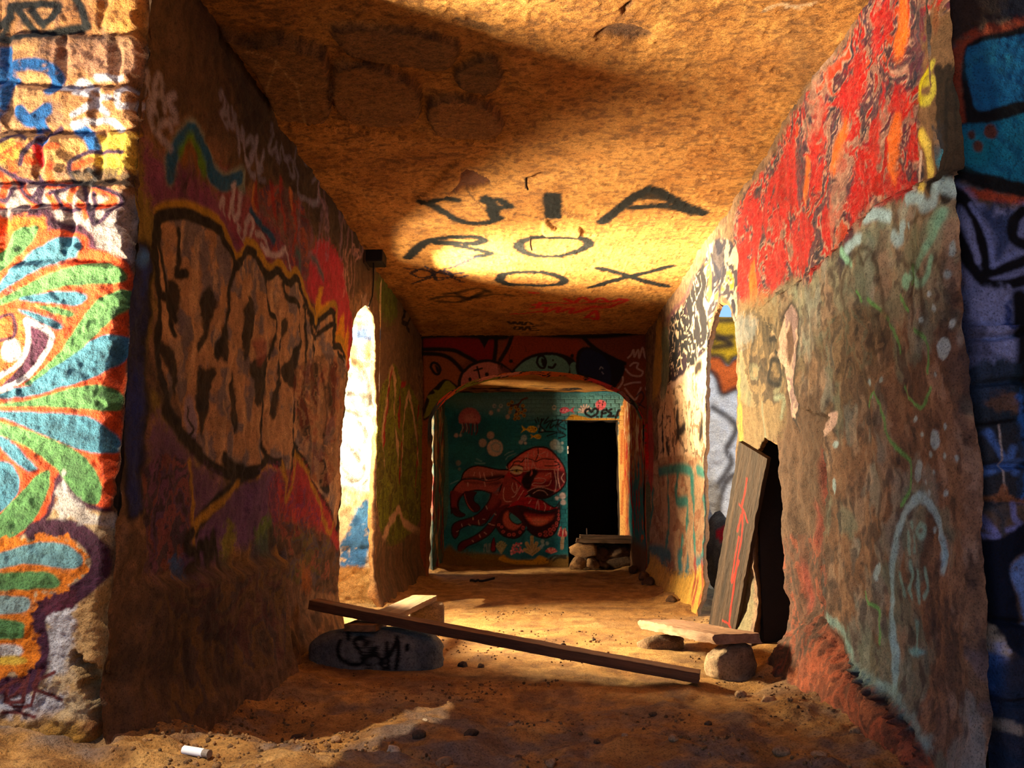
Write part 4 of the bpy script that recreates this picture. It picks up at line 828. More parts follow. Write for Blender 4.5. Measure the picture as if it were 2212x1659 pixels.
# ------------------------------------------------------------------ arch across the corridor
pa = Panel(np.linspace(-1.46, 1.46, 400), np.linspace(-.05, 2.96, 430), lambda x, y: onY(x, y, YA)[[0, 2]])
P = pa.p; u, v = P.u, P.v
arc = [(1.29 * math.cos(t) + .02, 1.80 + .67 * math.sin(t) ** .9) for t in np.linspace(0, math.pi, 41)]
pa.holes = [np.array([(1.31, -.4)] + arc + [(-1.27, -.4)])]
pa.H = (fbm(u * 2, v * 2, 3, 301) - .5) * .03 + (fbm(u * 10, v * 10, 4, 302) - .5) * .012
P.base([(124, 60, 32), (138, 68, 34), (110, 54, 32), (142, 76, 40)], 3, 303)
P.frame(890, 700, 4.096)
F = lambda pts, c, **k: P.fill(pts, c, **{**dict(soft=.008, rough=.006), **k})
F([(880, 100), (1200, 110), (1480, 130), (1480, 300), (1300, 290), (1000, 320), (830, 380), (780, 320)], (150, 56, 22), soft=.05)
F([(1480, 110), (1900, 130), (2110, 100), (2110, 260), (2100, 700), (1900, 650), (1800, 500), (1850, 380), (1700, 250)], (128, 58, 34), soft=.03)
F([(105, 118), (400, 112), (730, 125), (725, 320), (560, 320), (400, 232), (105, 228)], (134, 16, 20))
F([(585, 115), (690, 115), (640, 215)], BLK, smooth=False)
F([(90, 260), (280, 262), (440, 400), (400, 540), (310, 490), (150, 640), (90, 760)], (150, 78, 38))
P.lines([[(90, 225), (250, 222), (380, 235), (470, 280), (560, 330)], [(95, 262), (240, 268), (330, 300), (400, 360), (440, 410)], [(745, 110), (740, 220), (725, 330)], [(885, 100), (850, 200), (780, 320)], [(1520, 120), (1600, 200), (1740, 290), (1880, 350)]], .05, BLK, soft=.01)
P.lines([[(770, 130), (880, 110)], [(890, 200), (860, 300), (905, 350)], [(1000, 200), (1010, 240)]], .012, (90, 34, 20), a=.7)
F([(98, 800), (130, 640), (200, 560), (300, 488), (420, 580), (300, 690), (120, 850)], BLK)
F([(110, 800), (150, 680), (130, 640), (200, 610), (190, 580), (240, 580), (310, 500), (400, 585), (330, 640), (240, 730), (120, 830)], (120, 122, 30))
F([(400, 600), (420, 450), (520, 350), (640, 312), (760, 330), (850, 385), (890, 430), (860, 470), (640, 530), (430, 610)], BLK)
F([(430, 560), (450, 450), (540, 370), (640, 338), (750, 355), (800, 420), (880, 440), (700, 490), (430, 590)], (180, 104, 98))
F([(760, 360), (850, 400), (870, 440), (780, 440)], (120, 62, 60), a=.7, chip=.3)
P.lines([[(575, 378), (590, 430), (600, 478)], [(548, 412), (620, 392)]], .02, BLK); P.dot(662, 445, 18, 18, BLK); P.dot(512, 488, 14, 18, BLK)
F([(890, 440), (930, 360), (1040, 280), (1200, 248), (1330, 265), (1440, 320), (1470, 440), (1400, 470), (1100, 440)], BLK)
F([(920, 420), (960, 360), (1060, 300), (1200, 275), (1310, 290), (1380, 350), (1390, 420), (1340, 440), (1100, 425)], (92, 140, 134))
F([(1400, 360), (1450, 340), (1462, 440), (1410, 455)], (92, 140, 134))
P.line([(1105, 340), (1120, 290), (1160, 285), (1185, 330), (1170, 385), (1130, 380), (1105, 340)], .028, BLK); F([(1150, 300), (1180, 330), (1165, 375), (1145, 340)], BLK)
P.lines([[(1210, 380), (1245, 385), (1268, 355)]], .03, BLK); P.dot(1248, 320, 9, 9, BLK); P.dot(1418, 280, 16, 18, BLK); P.dot(876, 328, 18, 16, BLK)
P.line([(165, 380), (180, 345), (220, 350), (250, 395), (235, 440), (200, 435), (165, 380)], .03, BLK); F([(205, 360), (240, 390), (230, 430), (210, 400)], BLK)
F([(1450, 330), (1470, 240), (1540, 200), (1680, 240), (1850, 330), (1880, 420), (1800, 560), (1740, 590), (1560, 480), (1460, 440)], (14, 16, 30))
F([(1480, 330), (1500, 260), (1560, 225), (1700, 290), (1760, 420), (1740, 540), (1600, 470), (1490, 430)], (18, 30, 66))
P.lines([[(1660, 400), (1672, 380), (1690, 395)], [(1680, 425), (1692, 440)]], .012, (170, 170, 180), a=.7)
P.lines([[(80, 100), (80, 500), (90, 800)], [(85, 110), (400, 98), (800, 120), (880, 66), (1100, 90), (1500, 110), (1800, 100), (2120, 60)]], .06, BLK, soft=.02)
P.lines([[(1910, 300), (1940, 270), (1960, 230), (1968, 290), (2000, 230), (2010, 300), (2040, 210), (2060, 290), (2085, 315)], [(1930, 370), (1960, 345), (2000, 350), (1990, 390), (2040, 420), (2020, 460), (1940, 450), (1890, 400)], [(1815, 580), (1860, 520), (1865, 470)], [(1880, 540), (1950, 520), (2020, 515)], [(1885, 570), (1930, 630), (1975, 670), (2000, 620), (2025, 565)], [(2120, 530), (2070, 560), (2090, 610), (2130, 650), (2090, 690), (2100, 800)]], .022, (200, 160, 150), soft=.006, a=.9)
F([(2115, 60), (2160, 50), (2165, 300), (2140, 500), (2110, 510)], (196, 138, 20), soft=.03, a=.9)
P.lines([[(1985, 640), (2030, 600), (2050, 650), (2010, 720)], [(2000, 700), (2060, 740)]], .02, (24, 22, 46), a=.8)
P.frame()
wash([(890, 930), (915, 930), (915, 1260), (890, 1260)], (160, 80, 40), .8)
wash([(1395, 925), (1420, 925), (1412, 1030), (1395, 1030)], (206, 22, 26), .95, .01)
wash([(1392, 1030), (1430, 1030), (1430, 1220), (1392, 1220)], (60, 120, 110), .6)
P.col *= .8
IP = lin([(52, 60, 66), (206, 60, 26), (224, 92, 26), (118, 120, 30), (196, 120, 110), (224, 92, 26), (222, 96, 24), (214, 50, 60), (196, 40, 40), (150, 90, 96), (70, 90, 70), (190, 24, 26), (60, 60, 66)])
def rev_a(uu, vv, t, c):
    ph = np.arctan2((vv - 1.8) / .67, (.02 - uu) / 1.29)          # 0 at the left spring, pi at the right
    x = np.clip(ph / math.pi, 0, 1) * 12 + (fbm(uu * 3 + t * 1.5, vv * 3, 3, 311) - .5) * 4
    k = np.clip(np.floor(x), 0, 12).astype(int); fr = x - np.floor(x); out = IP[k]
    ln = ((fr < .10) | (fbm(uu * 10 + t * 3, vv * 10 + t * 3, 3, 312) > .66))[:, None]
    low = ss(1.7, 1.5, vv)[:, None]
    out = np.where(ln, lin((26, 20, 18)), out)
    leg = np.where((uu < 0)[:, None], lin((150, 84, 40)), lin((190, 90, 40))) * (.5 + fbm(uu * 9 + t * 3, vv * 6, 3, 313)[:, None])
    return np.clip(out * (1 - low) * 1.5 + leg * low, 0, .9)
o = pa.build('wall_arch', lambda u, v, h: np.stack([u, YA - h, v], 1), False, M_WALL, reveal=((0, .42, .01), 12, rev_a))
tag(o, 'cross wall with a wide low arch and cartoon monster mural', kind='structure')

# ------------------------------------------------------------------ end wall with the octopus mural, brickwork and a dark doorway
pe = Panel(np.arange(-1.32, 1.36, .0102), np.arange(-.05, 2.62, .0102), lambda x, y: onY(x, y, YE)[[0, 2]])
P = pe.p; u, v = P.u, P.v
BW, BH = .1224, .0612
def brick(uu, vv):
    r = np.floor((vv + .05) / BH); uo = uu + 1.32 + np.where(r % 2 == 0, 0, BW / 2); c = np.floor(uo / BW)
    fu = uo - c * BW; fv = vv + .05 - r * BH
    return r, c, np.minimum(np.minimum(fu, BW - fu), np.minimum(fv, BH - fv))
BZ = [(1088, 858), (1226, 858), (1340, 858), (1345, 915), (1226, 915), (1226, 1175), (1150, 1180), (1120, 1080), (1100, 960)]
bz = P.mask(BZ, .04, .05)
r, c, e = brick(u, v)
pe.H = (fbm(u * 2, v * 2, 3, 321) - .5) * .03 + (fbm(u * 12, v * 12, 3, 322) - .5) * .01 + ss(0, .012, e) * .012 * (.25 + .75 * bz)
pe.H += bz * (_h(r, c, 5) - .5) * .006
pe.H += (1 - ss(.0, .3, v)) * .05 * (.5 + fbm(u * 4, v * 4, 3, 323))
dx0, dx1, dz = onY(1226, 1000, YE)[0], onY(1337, 1000, YE)[0], onY(1280, 908, YE)[2]
pe.holes = [np.array([(dx0, -.4), (dx0, dz), (dx1, dz), (dx1, -.4)])]
P.base([(24, 106, 116), (30, 118, 126), (22, 96, 108), (38, 128, 134)], 2.5, 324)
P.frame(940, 840, 6.38)
F = lambda pts, c, **k: P.fill(pts, c, **{**dict(soft=.006, rough=.005), **k})
Ls = lambda L, w, c, **k: P.lines(L, w, c, **{**dict(soft=.004, rough=.002), **k})
F([(200, 80), (2600, 80), (2600, 330), (1500, 400), (900, 330), (350, 260)], (98, 140, 134), soft=.12, a=.75)
F([(170, 400), (900, 500), (900, 1000), (170, 1050)], (18, 80, 92), soft=.15, a=.6)
F([(0, 370), (90, 380), (170, 500), (170, 1800), (0, 1800)], (70, 110, 96), a=.8)
# jellyfish
F([(325, 440), (335, 350), (400, 275), (490, 258), (570, 290), (620, 370), (625, 430), (590, 480), (470, 470), (350, 475)], (176, 92, 92), soft=.014)
F([(400, 380), (500, 340), (590, 390), (560, 450), (440, 450)], (206, 130, 120), soft=.04, a=.6, chip=.3)
Ls([[(390, 470), (410, 540), (385, 600)], [(450, 470), (470, 540), (460, 610)], [(520, 480), (510, 560), (505, 630)], [(570, 470), (585, 560), (560, 630)]], .016, (110, 26, 34))
Ls([[(370, 480), (380, 540), (350, 610)], [(430, 480), (440, 540), (430, 590)], [(545, 480), (548, 590)]], .012, (196, 128, 116), a=.8)
# bubbles
for x, y, r_, c_ in ((825, 815, 110, (196, 172, 150)), (655, 745, 55, (176, 150, 132)), (765, 640, 50, (176, 150, 132)), (320, 1022, 35, (130, 120, 116)), (290, 642, 28, (190, 150, 140)), (350, 640, 20, (176, 160, 150)), (1650, 770, 70, (170, 190, 186)), (1720, 830, 50, (150, 180, 176)), (1225, 680, 42, (160, 186, 186)), (1182, 735, 30, (190, 186, 180)), (1245, 748, 20, (196, 190, 186)), (1755, 1475, 44, (214, 186, 180)), (1765, 1565, 36, (214, 186, 180)), (1678, 1505, 28, (200, 180, 176)), (1430, 520, 20, (150, 160, 150)), (1478, 576, 12, (190, 180, 160)), (815, 235, 26, (190, 180, 170)), (905, 235, 26, (186, 186, 176)), (770, 330, 30, (200, 164, 140)), (875, 295, 20, (186, 170, 156)), (1000, 385, 30, (206, 176, 150)), (1640, 260, 30, (196, 190, 170)), (1030, 325, 24, (190, 150, 110)), (335, 1105, 20, (110, 120, 116)), (1750, 748, 18, (190, 190, 180))):
    P.dot(x, y, r_, r_ * 1.06, c_, soft=.012, a=.85, chip=.12)
P.line([(770, 780), (800, 850), (880, 860), (900, 780), (830, 740), (770, 780)], .018, (110, 150, 150), soft=.014, a=.8)
P.dot(905, 230, 12, 14, (60, 110, 130)); P.dot(1640, 255, 13, 14, (80, 130, 140)); P.dot(822, 240, 12, 12, (60, 110, 120))
Ls([[(960, 915), (1010, 880), (1075, 860)], [(975, 975), (1010, 930), (1110, 890)], [(570, 965), (640, 1000)], [(550, 1020), (620, 1030), (690, 1025)], [(210, 1310), (320, 1260)]], .01, (150, 180, 180), a=.6, soft=.01)
# coral branch
Ls([[(1270, 125), (1200, 150), (1150, 210), (1050, 235)], [(1150, 210), (1130, 280), (1110, 340)], [(1190, 230), (1210, 290)], [(1060, 235), (1010, 200)], [(1050, 240), (1030, 280)]], .024, (92, 48, 26))
for x, y in ((1010, 215), (1045, 275), (1105, 258), (1145, 290), (1210, 235), (1235, 300), (1190, 330), (1145, 345), (1110, 365), (1100, 415), (1225, 370), (1150, 405), (1060, 185)):
    P.dot(x, y, 24, 24, (186, 136, 30)); P.dot(x + 3, y, 11, 11, (92, 70, 30))
# fish
def fish(cx_, cy_, s, col, spot, d=1):
    q = [(-.5, 0), (-.25, -.28), (.1, -.32), (.4, -.2), (.5, .02), (.35, .25), (.05, .3), (-.25, .2)]
    F([(cx_ + d * x * s, cy_ + y * s) for x, y in q], col)
    F([(cx_ - d * .42 * s, cy_), (cx_ - d * .95 * s, cy_ - .38 * s), (cx_ - d * .8 * s, cy_ + .02 * s), (cx_ - d * .98 * s, cy_ + .3 * s)], col, smooth=False)
    if spot:
        for x, y in ((-.2, -.05), (0, .1), (.05, -.12), (.2, .12), (-.1, .15), (.15, 0)): P.dot(cx_ + d * x * s, cy_ + y * s, .06 * s, .06 * s, spot, soft=.003)
    P.dot(cx_ + d * .33 * s, cy_ - .06 * s, .065 * s, .075 * s, BLK, soft=.003); P.dot(cx_ + d * .33 * s, cy_ + .17 * s, .04 * s, .035 * s, BLK, soft=.003)
fish(1330, 560, 150, (226, 186, 30), (150, 112, 30)); fish(1410, 660, 100, (226, 186, 30), (130, 100, 30)); fish(1785, 298, 140, (206, 70, 90), (220, 150, 150), -1)
# tag beside the doorway
Ls([[(1375, 420), (1400, 470)], [(1410, 400), (1430, 460)], [(1470, 410), (1430, 600)], [(1500, 410), (1450, 500), (1530, 590)], [(1560, 390), (1500, 480), (1590, 440), (1530, 540)], [(1620, 420), (1580, 540), (1640, 500)], [(1610, 450), (1690, 430), (1660, 520)], [(1700, 420), (1690, 560), (1760, 600)], [(1690, 430), (1760, 440), (1700, 500), (1800, 560)], [(1440, 600), (1560, 590), (1680, 600), (1540, 650)], [(1700, 600), (1800, 640), (1700, 680)], [(1780, 430), (1810, 480)]], .018, (16, 18, 20))
# octopus
BO = (26, 14, 16)
body = [(1440, 800), (1540, 815), (1620, 870), (1700, 960), (1770, 1060), (1800, 1160), (1800, 1280), (1740, 1380), (1640, 1450), (1540, 1500), (1420, 1510), (1330, 1480), (1290, 1450), (1180, 1560), (1000, 1700), (860, 1720), (830, 1560), (900, 1380), (940, 1220), (1000, 1120), (1000, 1040), (1100, 950), (1220, 870), (1340, 815)]
F(body, (178, 44, 50))
F([(1440, 810), (1540, 825), (1640, 900), (1740, 1040), (1740, 1090), (1560, 1110), (1420, 1100), (1300, 1120), (1200, 1140), (1080, 1160), (1010, 1110), (1100, 960), (1250, 870), (1350, 820)], (222, 104, 92), soft=.03)
F([(1200, 1150), (1400, 1120), (1700, 1120), (1790, 1200), (1700, 1380), (1500, 1360), (1400, 1300), (1230, 1240)], (124, 22, 34), soft=.03)
F([(1360, 1180), (1500, 1150), (1600, 1180), (1560, 1260), (1400, 1280), (1350, 1240)], (206, 84, 76), soft=.03)
F([(940, 1230), (1100, 1260), (1150, 1500), (1000, 1700), (870, 1700), (850, 1540)], (150, 58, 54), soft=.04)
F([(1190, 1280), (1230, 1190), (1300, 1120), (1380, 1105), (1420, 1150), (1380, 1220), (1340, 1290), (1300, 1390), (1230, 1370)], (36, 14, 18), soft=.016)
F([(1270, 1420), (1360, 1370), (1500, 1360), (1640, 1420), (1540, 1500), (1420, 1510), (1330, 1480)], (50, 16, 22), soft=.016)
F([(1310, 1190), (1330, 1120), (1345, 1170), (1325, 1200)], (206, 96, 90), soft=.004)
F([(1640, 1180), (1760, 1140), (1795, 1260), (1720, 1370), (1650, 1360)], (84, 18, 28), soft=.03, a=.8)
P.line(body + [body[0]], .022, BO)
P.fill([(1030, 1130), (1060, 1080), (1130, 1060), (1200, 1080), (1210, 1130), (1170, 1175), (1090, 1175)], (214, 190, 150)); F([(1080, 1135), (1120, 1118), (1170, 1130), (1120, 1150)], (190, 160, 40)); P.dot(1122, 1134, 14, 12, BLK)
Ls([[(1010, 1130), (1060, 1125), (1130, 1115), (1200, 1130)], [(1030, 1100), (1080, 1050), (1170, 1060), (1210, 1080)], [(1040, 1160), (1100, 1205), (1170, 1190)], [(1070, 1050), (1090, 1010), (1150, 995), (1190, 1010), (1240, 960), (1330, 975), (1390, 1000), (1480, 965), (1640, 975)], [(1415, 810), (1420, 900), (1385, 985)], [(1640, 1000), (1690, 1020), (1720, 1060), (1700, 1100)], [(1520, 1060), (1640, 1060), (1710, 1040)], [(1060, 1220), (1130, 1270), (1190, 1330)]], .014, BO)
WC = (222, 170, 150)
Ls([[(1240, 930), (1245, 1000), (1240, 1110)], [(1280, 880), (1275, 960), (1290, 1120)], [(1360, 870), (1365, 930)], [(1340, 990), (1370, 1060), (1390, 1110)], [(1330, 1100), (1345, 1010)], [(1220, 1140), (1300, 1130)], [(1390, 1100), (1480, 1110), (1600, 1110), (1680, 1115)], [(1370, 1240), (1440, 1230), (1520, 1250), (1480, 1300), (1360, 1300), (1340, 1330), (1430, 1340), (1560, 1330), (1600, 1260)], [(1270, 1420), (1360, 1370), (1480, 1360), (1640, 1410)], [(1350, 1440), (1420, 1400), (1500, 1410), (1550, 1460)], [(1070, 1300), (1060, 1370), (1100, 1430), (1130, 1370), (1110, 1290)], [(950, 1360), (940, 1480), (970, 1550), (1050, 1550)], [(860, 1450), (830, 1540), (860, 1620)], [(1180, 1330), (1100, 1470), (1060, 1490)], [(1220, 1400), (1130, 1560), (1290, 1470)], [(1300, 1480), (1190, 1560), (1010, 1610)], [(1640, 1120), (1670, 1300), (1650, 1420)], [(1700, 1100), (1690, 1200), (1720, 1370)], [(1770, 1170), (1740, 1230), (1780, 1290)], [(1450, 900), (1520, 870)], [(1550, 870), (1545, 930)], [(1420, 900), (1460, 950)], [(1520, 1200), (1590, 1160), (1590, 1220)], [(980, 1070), (1000, 1110)]], .011, WC, a=.85, chip=.12)
# arms
F([(1000, 1110), (860, 1110), (740, 1090), (600, 1060), (480, 1080), (390, 1160), (360, 1260), (420, 1240), (560, 1230), (700, 1260), (860, 1240), (980, 1180)], (166, 88, 80))
F([(380, 1240), (480, 1215), (620, 1220), (740, 1200), (860, 1180), (960, 1190), (880, 1240), (700, 1262), (560, 1240)], (56, 24, 28), soft=.03)
P.line([(1000, 1115), (860, 1110), (740, 1085), (600, 1060), (480, 1085), (390, 1160), (358, 1265)], .02, BO)
F([(360, 1260), (260, 1370), (215, 1500), (225, 1700), (330, 1700), (320, 1560), (380, 1460), (480, 1410), (640, 1400), (780, 1440), (900, 1330), (940, 1230), (700, 1262), (500, 1240)], (166, 76, 70))
F([(420, 1270), (700, 1300), (900, 1270), (860, 1330), (640, 1310), (460, 1300)], (70, 28, 32), soft=.03, a=.8)
P.line([(420, 1245), (360, 1260), (260, 1370), (215, 1500), (225, 1720)], .02, BO); P.line([(325, 1650), (320, 1560), (380, 1460), (480, 1410), (640, 1400), (780, 1440)], .018, BO)
P.line([(420, 1245), (560, 1245), (720, 1275), (860, 1250), (950, 1200)], .012, BO)
Ls([[(450, 1290), (450, 1340)], [(545, 1150), (530, 1200)], [(610, 1150), (625, 1225)], [(670, 1160), (690, 1240), (715, 1255)], [(780, 1150), (790, 1200)], [(680, 1290), (690, 1340)]], .011, WC, a=.8)
P.frame(940, 1040, 7.373)
F([(250, 150), (245, 330), (270, 480), (330, 550), (420, 560), (470, 530), (400, 490), (360, 400), (370, 280), (440, 200)], (120, 40, 44), a=.9); F([(255, 420), (290, 500), (360, 550), (450, 550), (460, 525), (380, 470), (340, 420)], (56, 18, 24), soft=.02)
P.line([(245, 200), (248, 350), (275, 490), (340, 555), (440, 560), (475, 525), (400, 480), (360, 400), (370, 280), (440, 200)], .015, BO)
F([(450, 190), (520, 150), (660, 170), (620, 250), (625, 320), (700, 380), (715, 440), (650, 490), (570, 460), (500, 370)], (70, 20, 28)); Ls([[(465, 200), (500, 330), (560, 430), (610, 480)]], .014, (190, 90, 84))
P.line([(450, 190), (500, 360), (570, 460), (650, 490), (715, 440), (690, 375), (625, 320), (615, 250), (660, 170)], .012, BO)
F([(900, 180), (860, 300), (720, 480), (580, 570), (350, 640), (270, 720), (270, 850), (320, 910), (370, 850), (400, 760), (560, 690), (720, 700), (900, 560), (1060, 330)], (92, 24, 34)); F([(900, 200), (1000, 150), (1020, 300), (900, 440), (830, 420)], (150, 60, 56), soft=.03, a=.8)
P.line([(900, 180), (860, 300), (720, 480), (580, 570), (350, 640), (270, 720), (270, 850), (320, 910), (370, 850), (400, 760), (560, 690), (740, 705), (840, 620), (890, 520)], .016, BO)
F([(1040, 400), (930, 560), (850, 680), (720, 800), (560, 900), (420, 960), (360, 1040), (380, 1110), (450, 1090), (520, 1030), (680, 960), (860, 850), (960, 730), (1060, 560), (1200, 380)], (92, 24, 34))
P.line([(870, 650), (720, 800), (560, 900), (420, 960), (360, 1040), (380, 1110), (450, 1090), (520, 1030), (680, 960), (860, 850), (960, 730)], .016, BO)
Ls([[(690, 615), (700, 690)], [(600, 570), (605, 610)], [(810, 390), (830, 440)], [(940, 510), (970, 530)], [(850, 670), (880, 680)], [(900, 690), (945, 700)], [(780, 810), (820, 840)], [(705, 850), (720, 890)], [(590, 940), (610, 960)], [(560, 700), (530, 680)], [(420, 680), (430, 720)], [(340, 800), (370, 790)], [(760, 600), (790, 605)]], .012, WC, a=.8)
# curled arms on the right
F([(960, 700), (1000, 560), (1080, 450), (1200, 390), (1320, 400), (1400, 500), (1440, 640), (1440, 740), (1360, 860), (1220, 900), (1080, 860)], (66, 18, 26)); F([(1080, 620), (1100, 520), (1160, 470), (1180, 560), (1230, 640), (1320, 690), (1380, 680), (1300, 760), (1220, 770), (1120, 720)], (190, 88, 72), soft=.02)
F([(1180, 540), (1210, 500), (1380, 650), (1310, 680), (1230, 640), (1190, 590)], (56, 142, 146)); P.line([(1380, 655), (1310, 682), (1230, 645), (1188, 590), (1182, 535), (1212, 500)], .014, BO)
P.line([(965, 720), (1060, 850), (1220, 905), (1340, 880), (1440, 770)], .018, BO)
F([(1150, 430), (1260, 330), (1450, 250), (1600, 270), (1760, 330), (1880, 410), (1940, 410), (1940, 430), (1800, 470), (1640, 460), (1500, 410), (1330, 390)], (178, 28, 40)); P.line([(1700, 290), (1790, 360), (1890, 412), (1940, 390), (1975, 330)], .016, BO); P.line([(1150, 430), (1330, 385), (1500, 420), (1640, 465), (1800, 470), (1930, 430)], .014, BO)
F([(1330, 400), (1500, 430), (1640, 475), (1800, 480), (1940, 430), (1980, 350), (1990, 560), (1960, 740), (1880, 860), (1760, 900), (1640, 880), (1500, 800), (1420, 640)], (54, 14, 22))
F([(1430, 520), (1560, 540), (1700, 550), (1880, 540), (1840, 620), (1740, 680), (1640, 700), (1520, 660)], (222, 92, 66), soft=.03); F([(1560, 600), (1700, 600), (1780, 630), (1660, 690), (1560, 660)], (232, 140, 104), soft=.04, a=.8); F([(1420, 500), (1540, 500), (1700, 525), (1880, 510), (1860, 545), (1640, 560), (1480, 560)], (140, 26, 34), soft=.02, a=.8)
P.line([(1460, 760), (1560, 850), (1700, 900), (1810, 890), (1920, 800), (1980, 640), (1985, 450), (1975, 320)], .018, BO)
for x, y, a, b in ((1015, 690, 26, 26), (1060, 725, 26, 22), (1085, 800, 30, 24), (1180, 850, 34, 28), (1255, 845, 26, 30), (1350, 810, 24, 26), (1400, 740, 26, 36), (1670, 845, 30, 30), (1755, 805, 34, 24), (1830, 770, 34, 32), (1840, 830, 38, 36), (1760, 860, 36, 20), (1890, 760, 30, 32), (1930, 700, 26, 30), (1880, 710, 22, 26), (1935, 660, 26, 26), (1965, 595, 20, 30), (1965, 530, 18, 26), (1970, 470, 10, 20)):
    P.dot(x, y, a, b, (206, 84, 78), soft=.004); P.dot(x, y, a * .5, b * .5, (110, 28, 34), soft=.005)
Ls([[(1600, 440), (1635, 300), (1655, 440)], [(1735, 340), (1760, 400), (1740, 470)], [(1840, 410), (1830, 440)], [(1530, 290), (1490, 350)]], .011, WC, a=.85)
# sea bed
F([(200, 1030), (330, 1100), (500, 1130), (900, 1150), (1100, 1180), (1300, 1250), (1800, 1230), (2100, 1180), (2200, 1400), (100, 1400)], (120, 88, 34), soft=.04)
F([(1010, 1240), (1090, 1170), (1150, 1220), (1300, 1250), (1560, 1240), (1660, 1180), (1780, 1230), (1780, 1300), (1500, 1320), (1200, 1300)], (196, 144, 20), soft=.015, chip=.15)
F([(560, 1180), (900, 1160), (1000, 1230), (700, 1240)], (120, 104, 40), a=.6); P.dot(1780, 1250, 14, 12, BLK); Ls([[(1640, 1240), (1635, 1310)], [(1560, 1250), (1440, 1255)], [(1700, 1270), (1740, 1290)]], .006, (60, 44, 20))
F([(880, 1080), (900, 960), (935, 890), (960, 960), (970, 1100), (920, 1130)], (24, 12, 20)); F([(892, 1080), (912, 960), (935, 905), (950, 960), (955, 1090), (920, 1110)], (130, 20, 44))
for a in np.linspace(-1.1, 1.0, 7): Ls([[(1055, 1140), (1055 + 90 * math.sin(a), 1140 - 60 - 120 * math.cos(a))]], .024, (170, 168, 120)); Ls([[(1060, 1140), (1060 + 85 * math.sin(a), 1140 - 55 - 110 * math.cos(a))]], .006, (80, 96, 60))
for a, l in ((-1.0, 130), (-.45, 190), (0, 270), (.4, 190), (.9, 150)): Ls([[(1545, 1150), (1540 + l * math.sin(a), 1160 - l * math.cos(a))]], .055, (176, 156, 104)); Ls([[(1545, 1150), (1540 + l * .8 * math.sin(a), 1150 - l * .75 * math.cos(a))]], .012, (120, 110, 70), a=.8)
R_ = random.Random(4)
for k in range(34): x, y = R_.uniform(1200, 1400), R_.uniform(1000, 1150); P.dot(x, y + abs(x - 1300) * .35 * (1 if x < 1260 else .3) - 20, 17, 17, R_.choice([(216, 110, 124), (232, 160, 160), (200, 84, 104)]), soft=.004)
for a in np.linspace(-1.2, 1.2, 9): Ls([[(1850, 1140), (1850 + 90 * math.sin(a), 1140 - 80 * math.cos(a))]], .02, R_.choice([(220, 130, 124), (200, 80, 84), (226, 170, 150)]))
Ls([[(2020, 1060), (2025, 960), (2030, 860)]], .05, (186, 156, 116)); F([(1950, 850), (2000, 720), (2030, 780), (2075, 740), (2100, 860), (2030, 880)], (190, 40, 52)); Ls([[(1960, 850), (1990, 740)], [(2030, 870), (2040, 760)], [(2090, 850), (2070, 750)]], .014, (230, 190, 170))
for x, y in ((1715, 1005), (1785, 985), (1690, 1040), (1710, 950)): P.dot(x, y, 28, 30, (160, 186, 186), soft=.008, a=.8)
Ls([[(1830, 1230), (1900, 1180), (2000, 1190), (2060, 1180)], [(1880, 1260), (1960, 1210), (2080, 1220)], [(2010, 1180), (2050, 1210), (2080, 1180)]], .03, (40, 34, 24), a=.8)
P.scrib((420, 1080, 640, 1180), (70, 90, 60), .014, 9, 77, a=.6, k=3); P.scrib((760, 1000, 880, 1120), (150, 150, 150), .012, 5, 78, a=.5, k=4)
# over the doorway
P.frame(1200, 860, 4.146)
F([(100, 190), (130, 155), (180, 150), (300, 178), (480, 180), (640, 190), (640, 200), (100, 200)], (176, 122, 24), soft=.01); F([(360, 40), (400, 15), (450, 40), (440, 90), (390, 110), (365, 90)], (206, 92, 100)); [P.dot(x, y, 7, 7, BLK) for x, y in ((395, 45), (420, 60), (385, 70), (425, 35))]
for a in np.linspace(-1.5, 1.0, 7): Ls([[(265, 130), (265 + 60 * math.sin(a), 130 - 70 * math.cos(a))]], .02, (206, 166, 150))
Ls([[(320, 170), (270, 140), (270, 110), (300, 100), (320, 125), (350, 95), (375, 110), (370, 140), (320, 170)], [(460, 105), (420, 115), (410, 170)], [(415, 140), (450, 135)], [(500, 100), (470, 120), (500, 140), (470, 165), (520, 160)], [(540, 175), (570, 110), (605, 175)], [(555, 150), (595, 150)]], .035, (20, 14, 14)); P.dot(372, 168, 9, 10, BLK)
P.frame()
F([(1337, 900), (1380, 900), (1380, 1240), (1337, 1240)], (222, 170, 96), soft=.01, rough=.02); P.lines([[(1344, 930), (1342, 1000)], [(1346, 1040), (1343, 1110)], [(1350, 960), (1352, 1020)]], .03, (190, 80, 34), soft=.02, a=.8)
P.col = np.clip(P.col * 1.22, 0, .9)
def ecells(uu, vv):
    r, c, e = brick(uu, vv); m = P.sdf(np.stack([uu, vv], 1), np.asarray(P.P(BZ)), True) < 0
    return np.where(m & (e > .0045), (r * 100 + c).astype(int), -1)
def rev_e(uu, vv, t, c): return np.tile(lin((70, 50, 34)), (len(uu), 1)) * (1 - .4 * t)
o = pe.build('wall_end', lambda u, v, h: np.stack([u, YE - h, v], 1), False, M_WALL, reveal=((0, .3, 0), 4, rev_e), cells=ecells, piece='brick')
tag(o, 'far brick wall with a red octopus mural on teal', kind='structure')

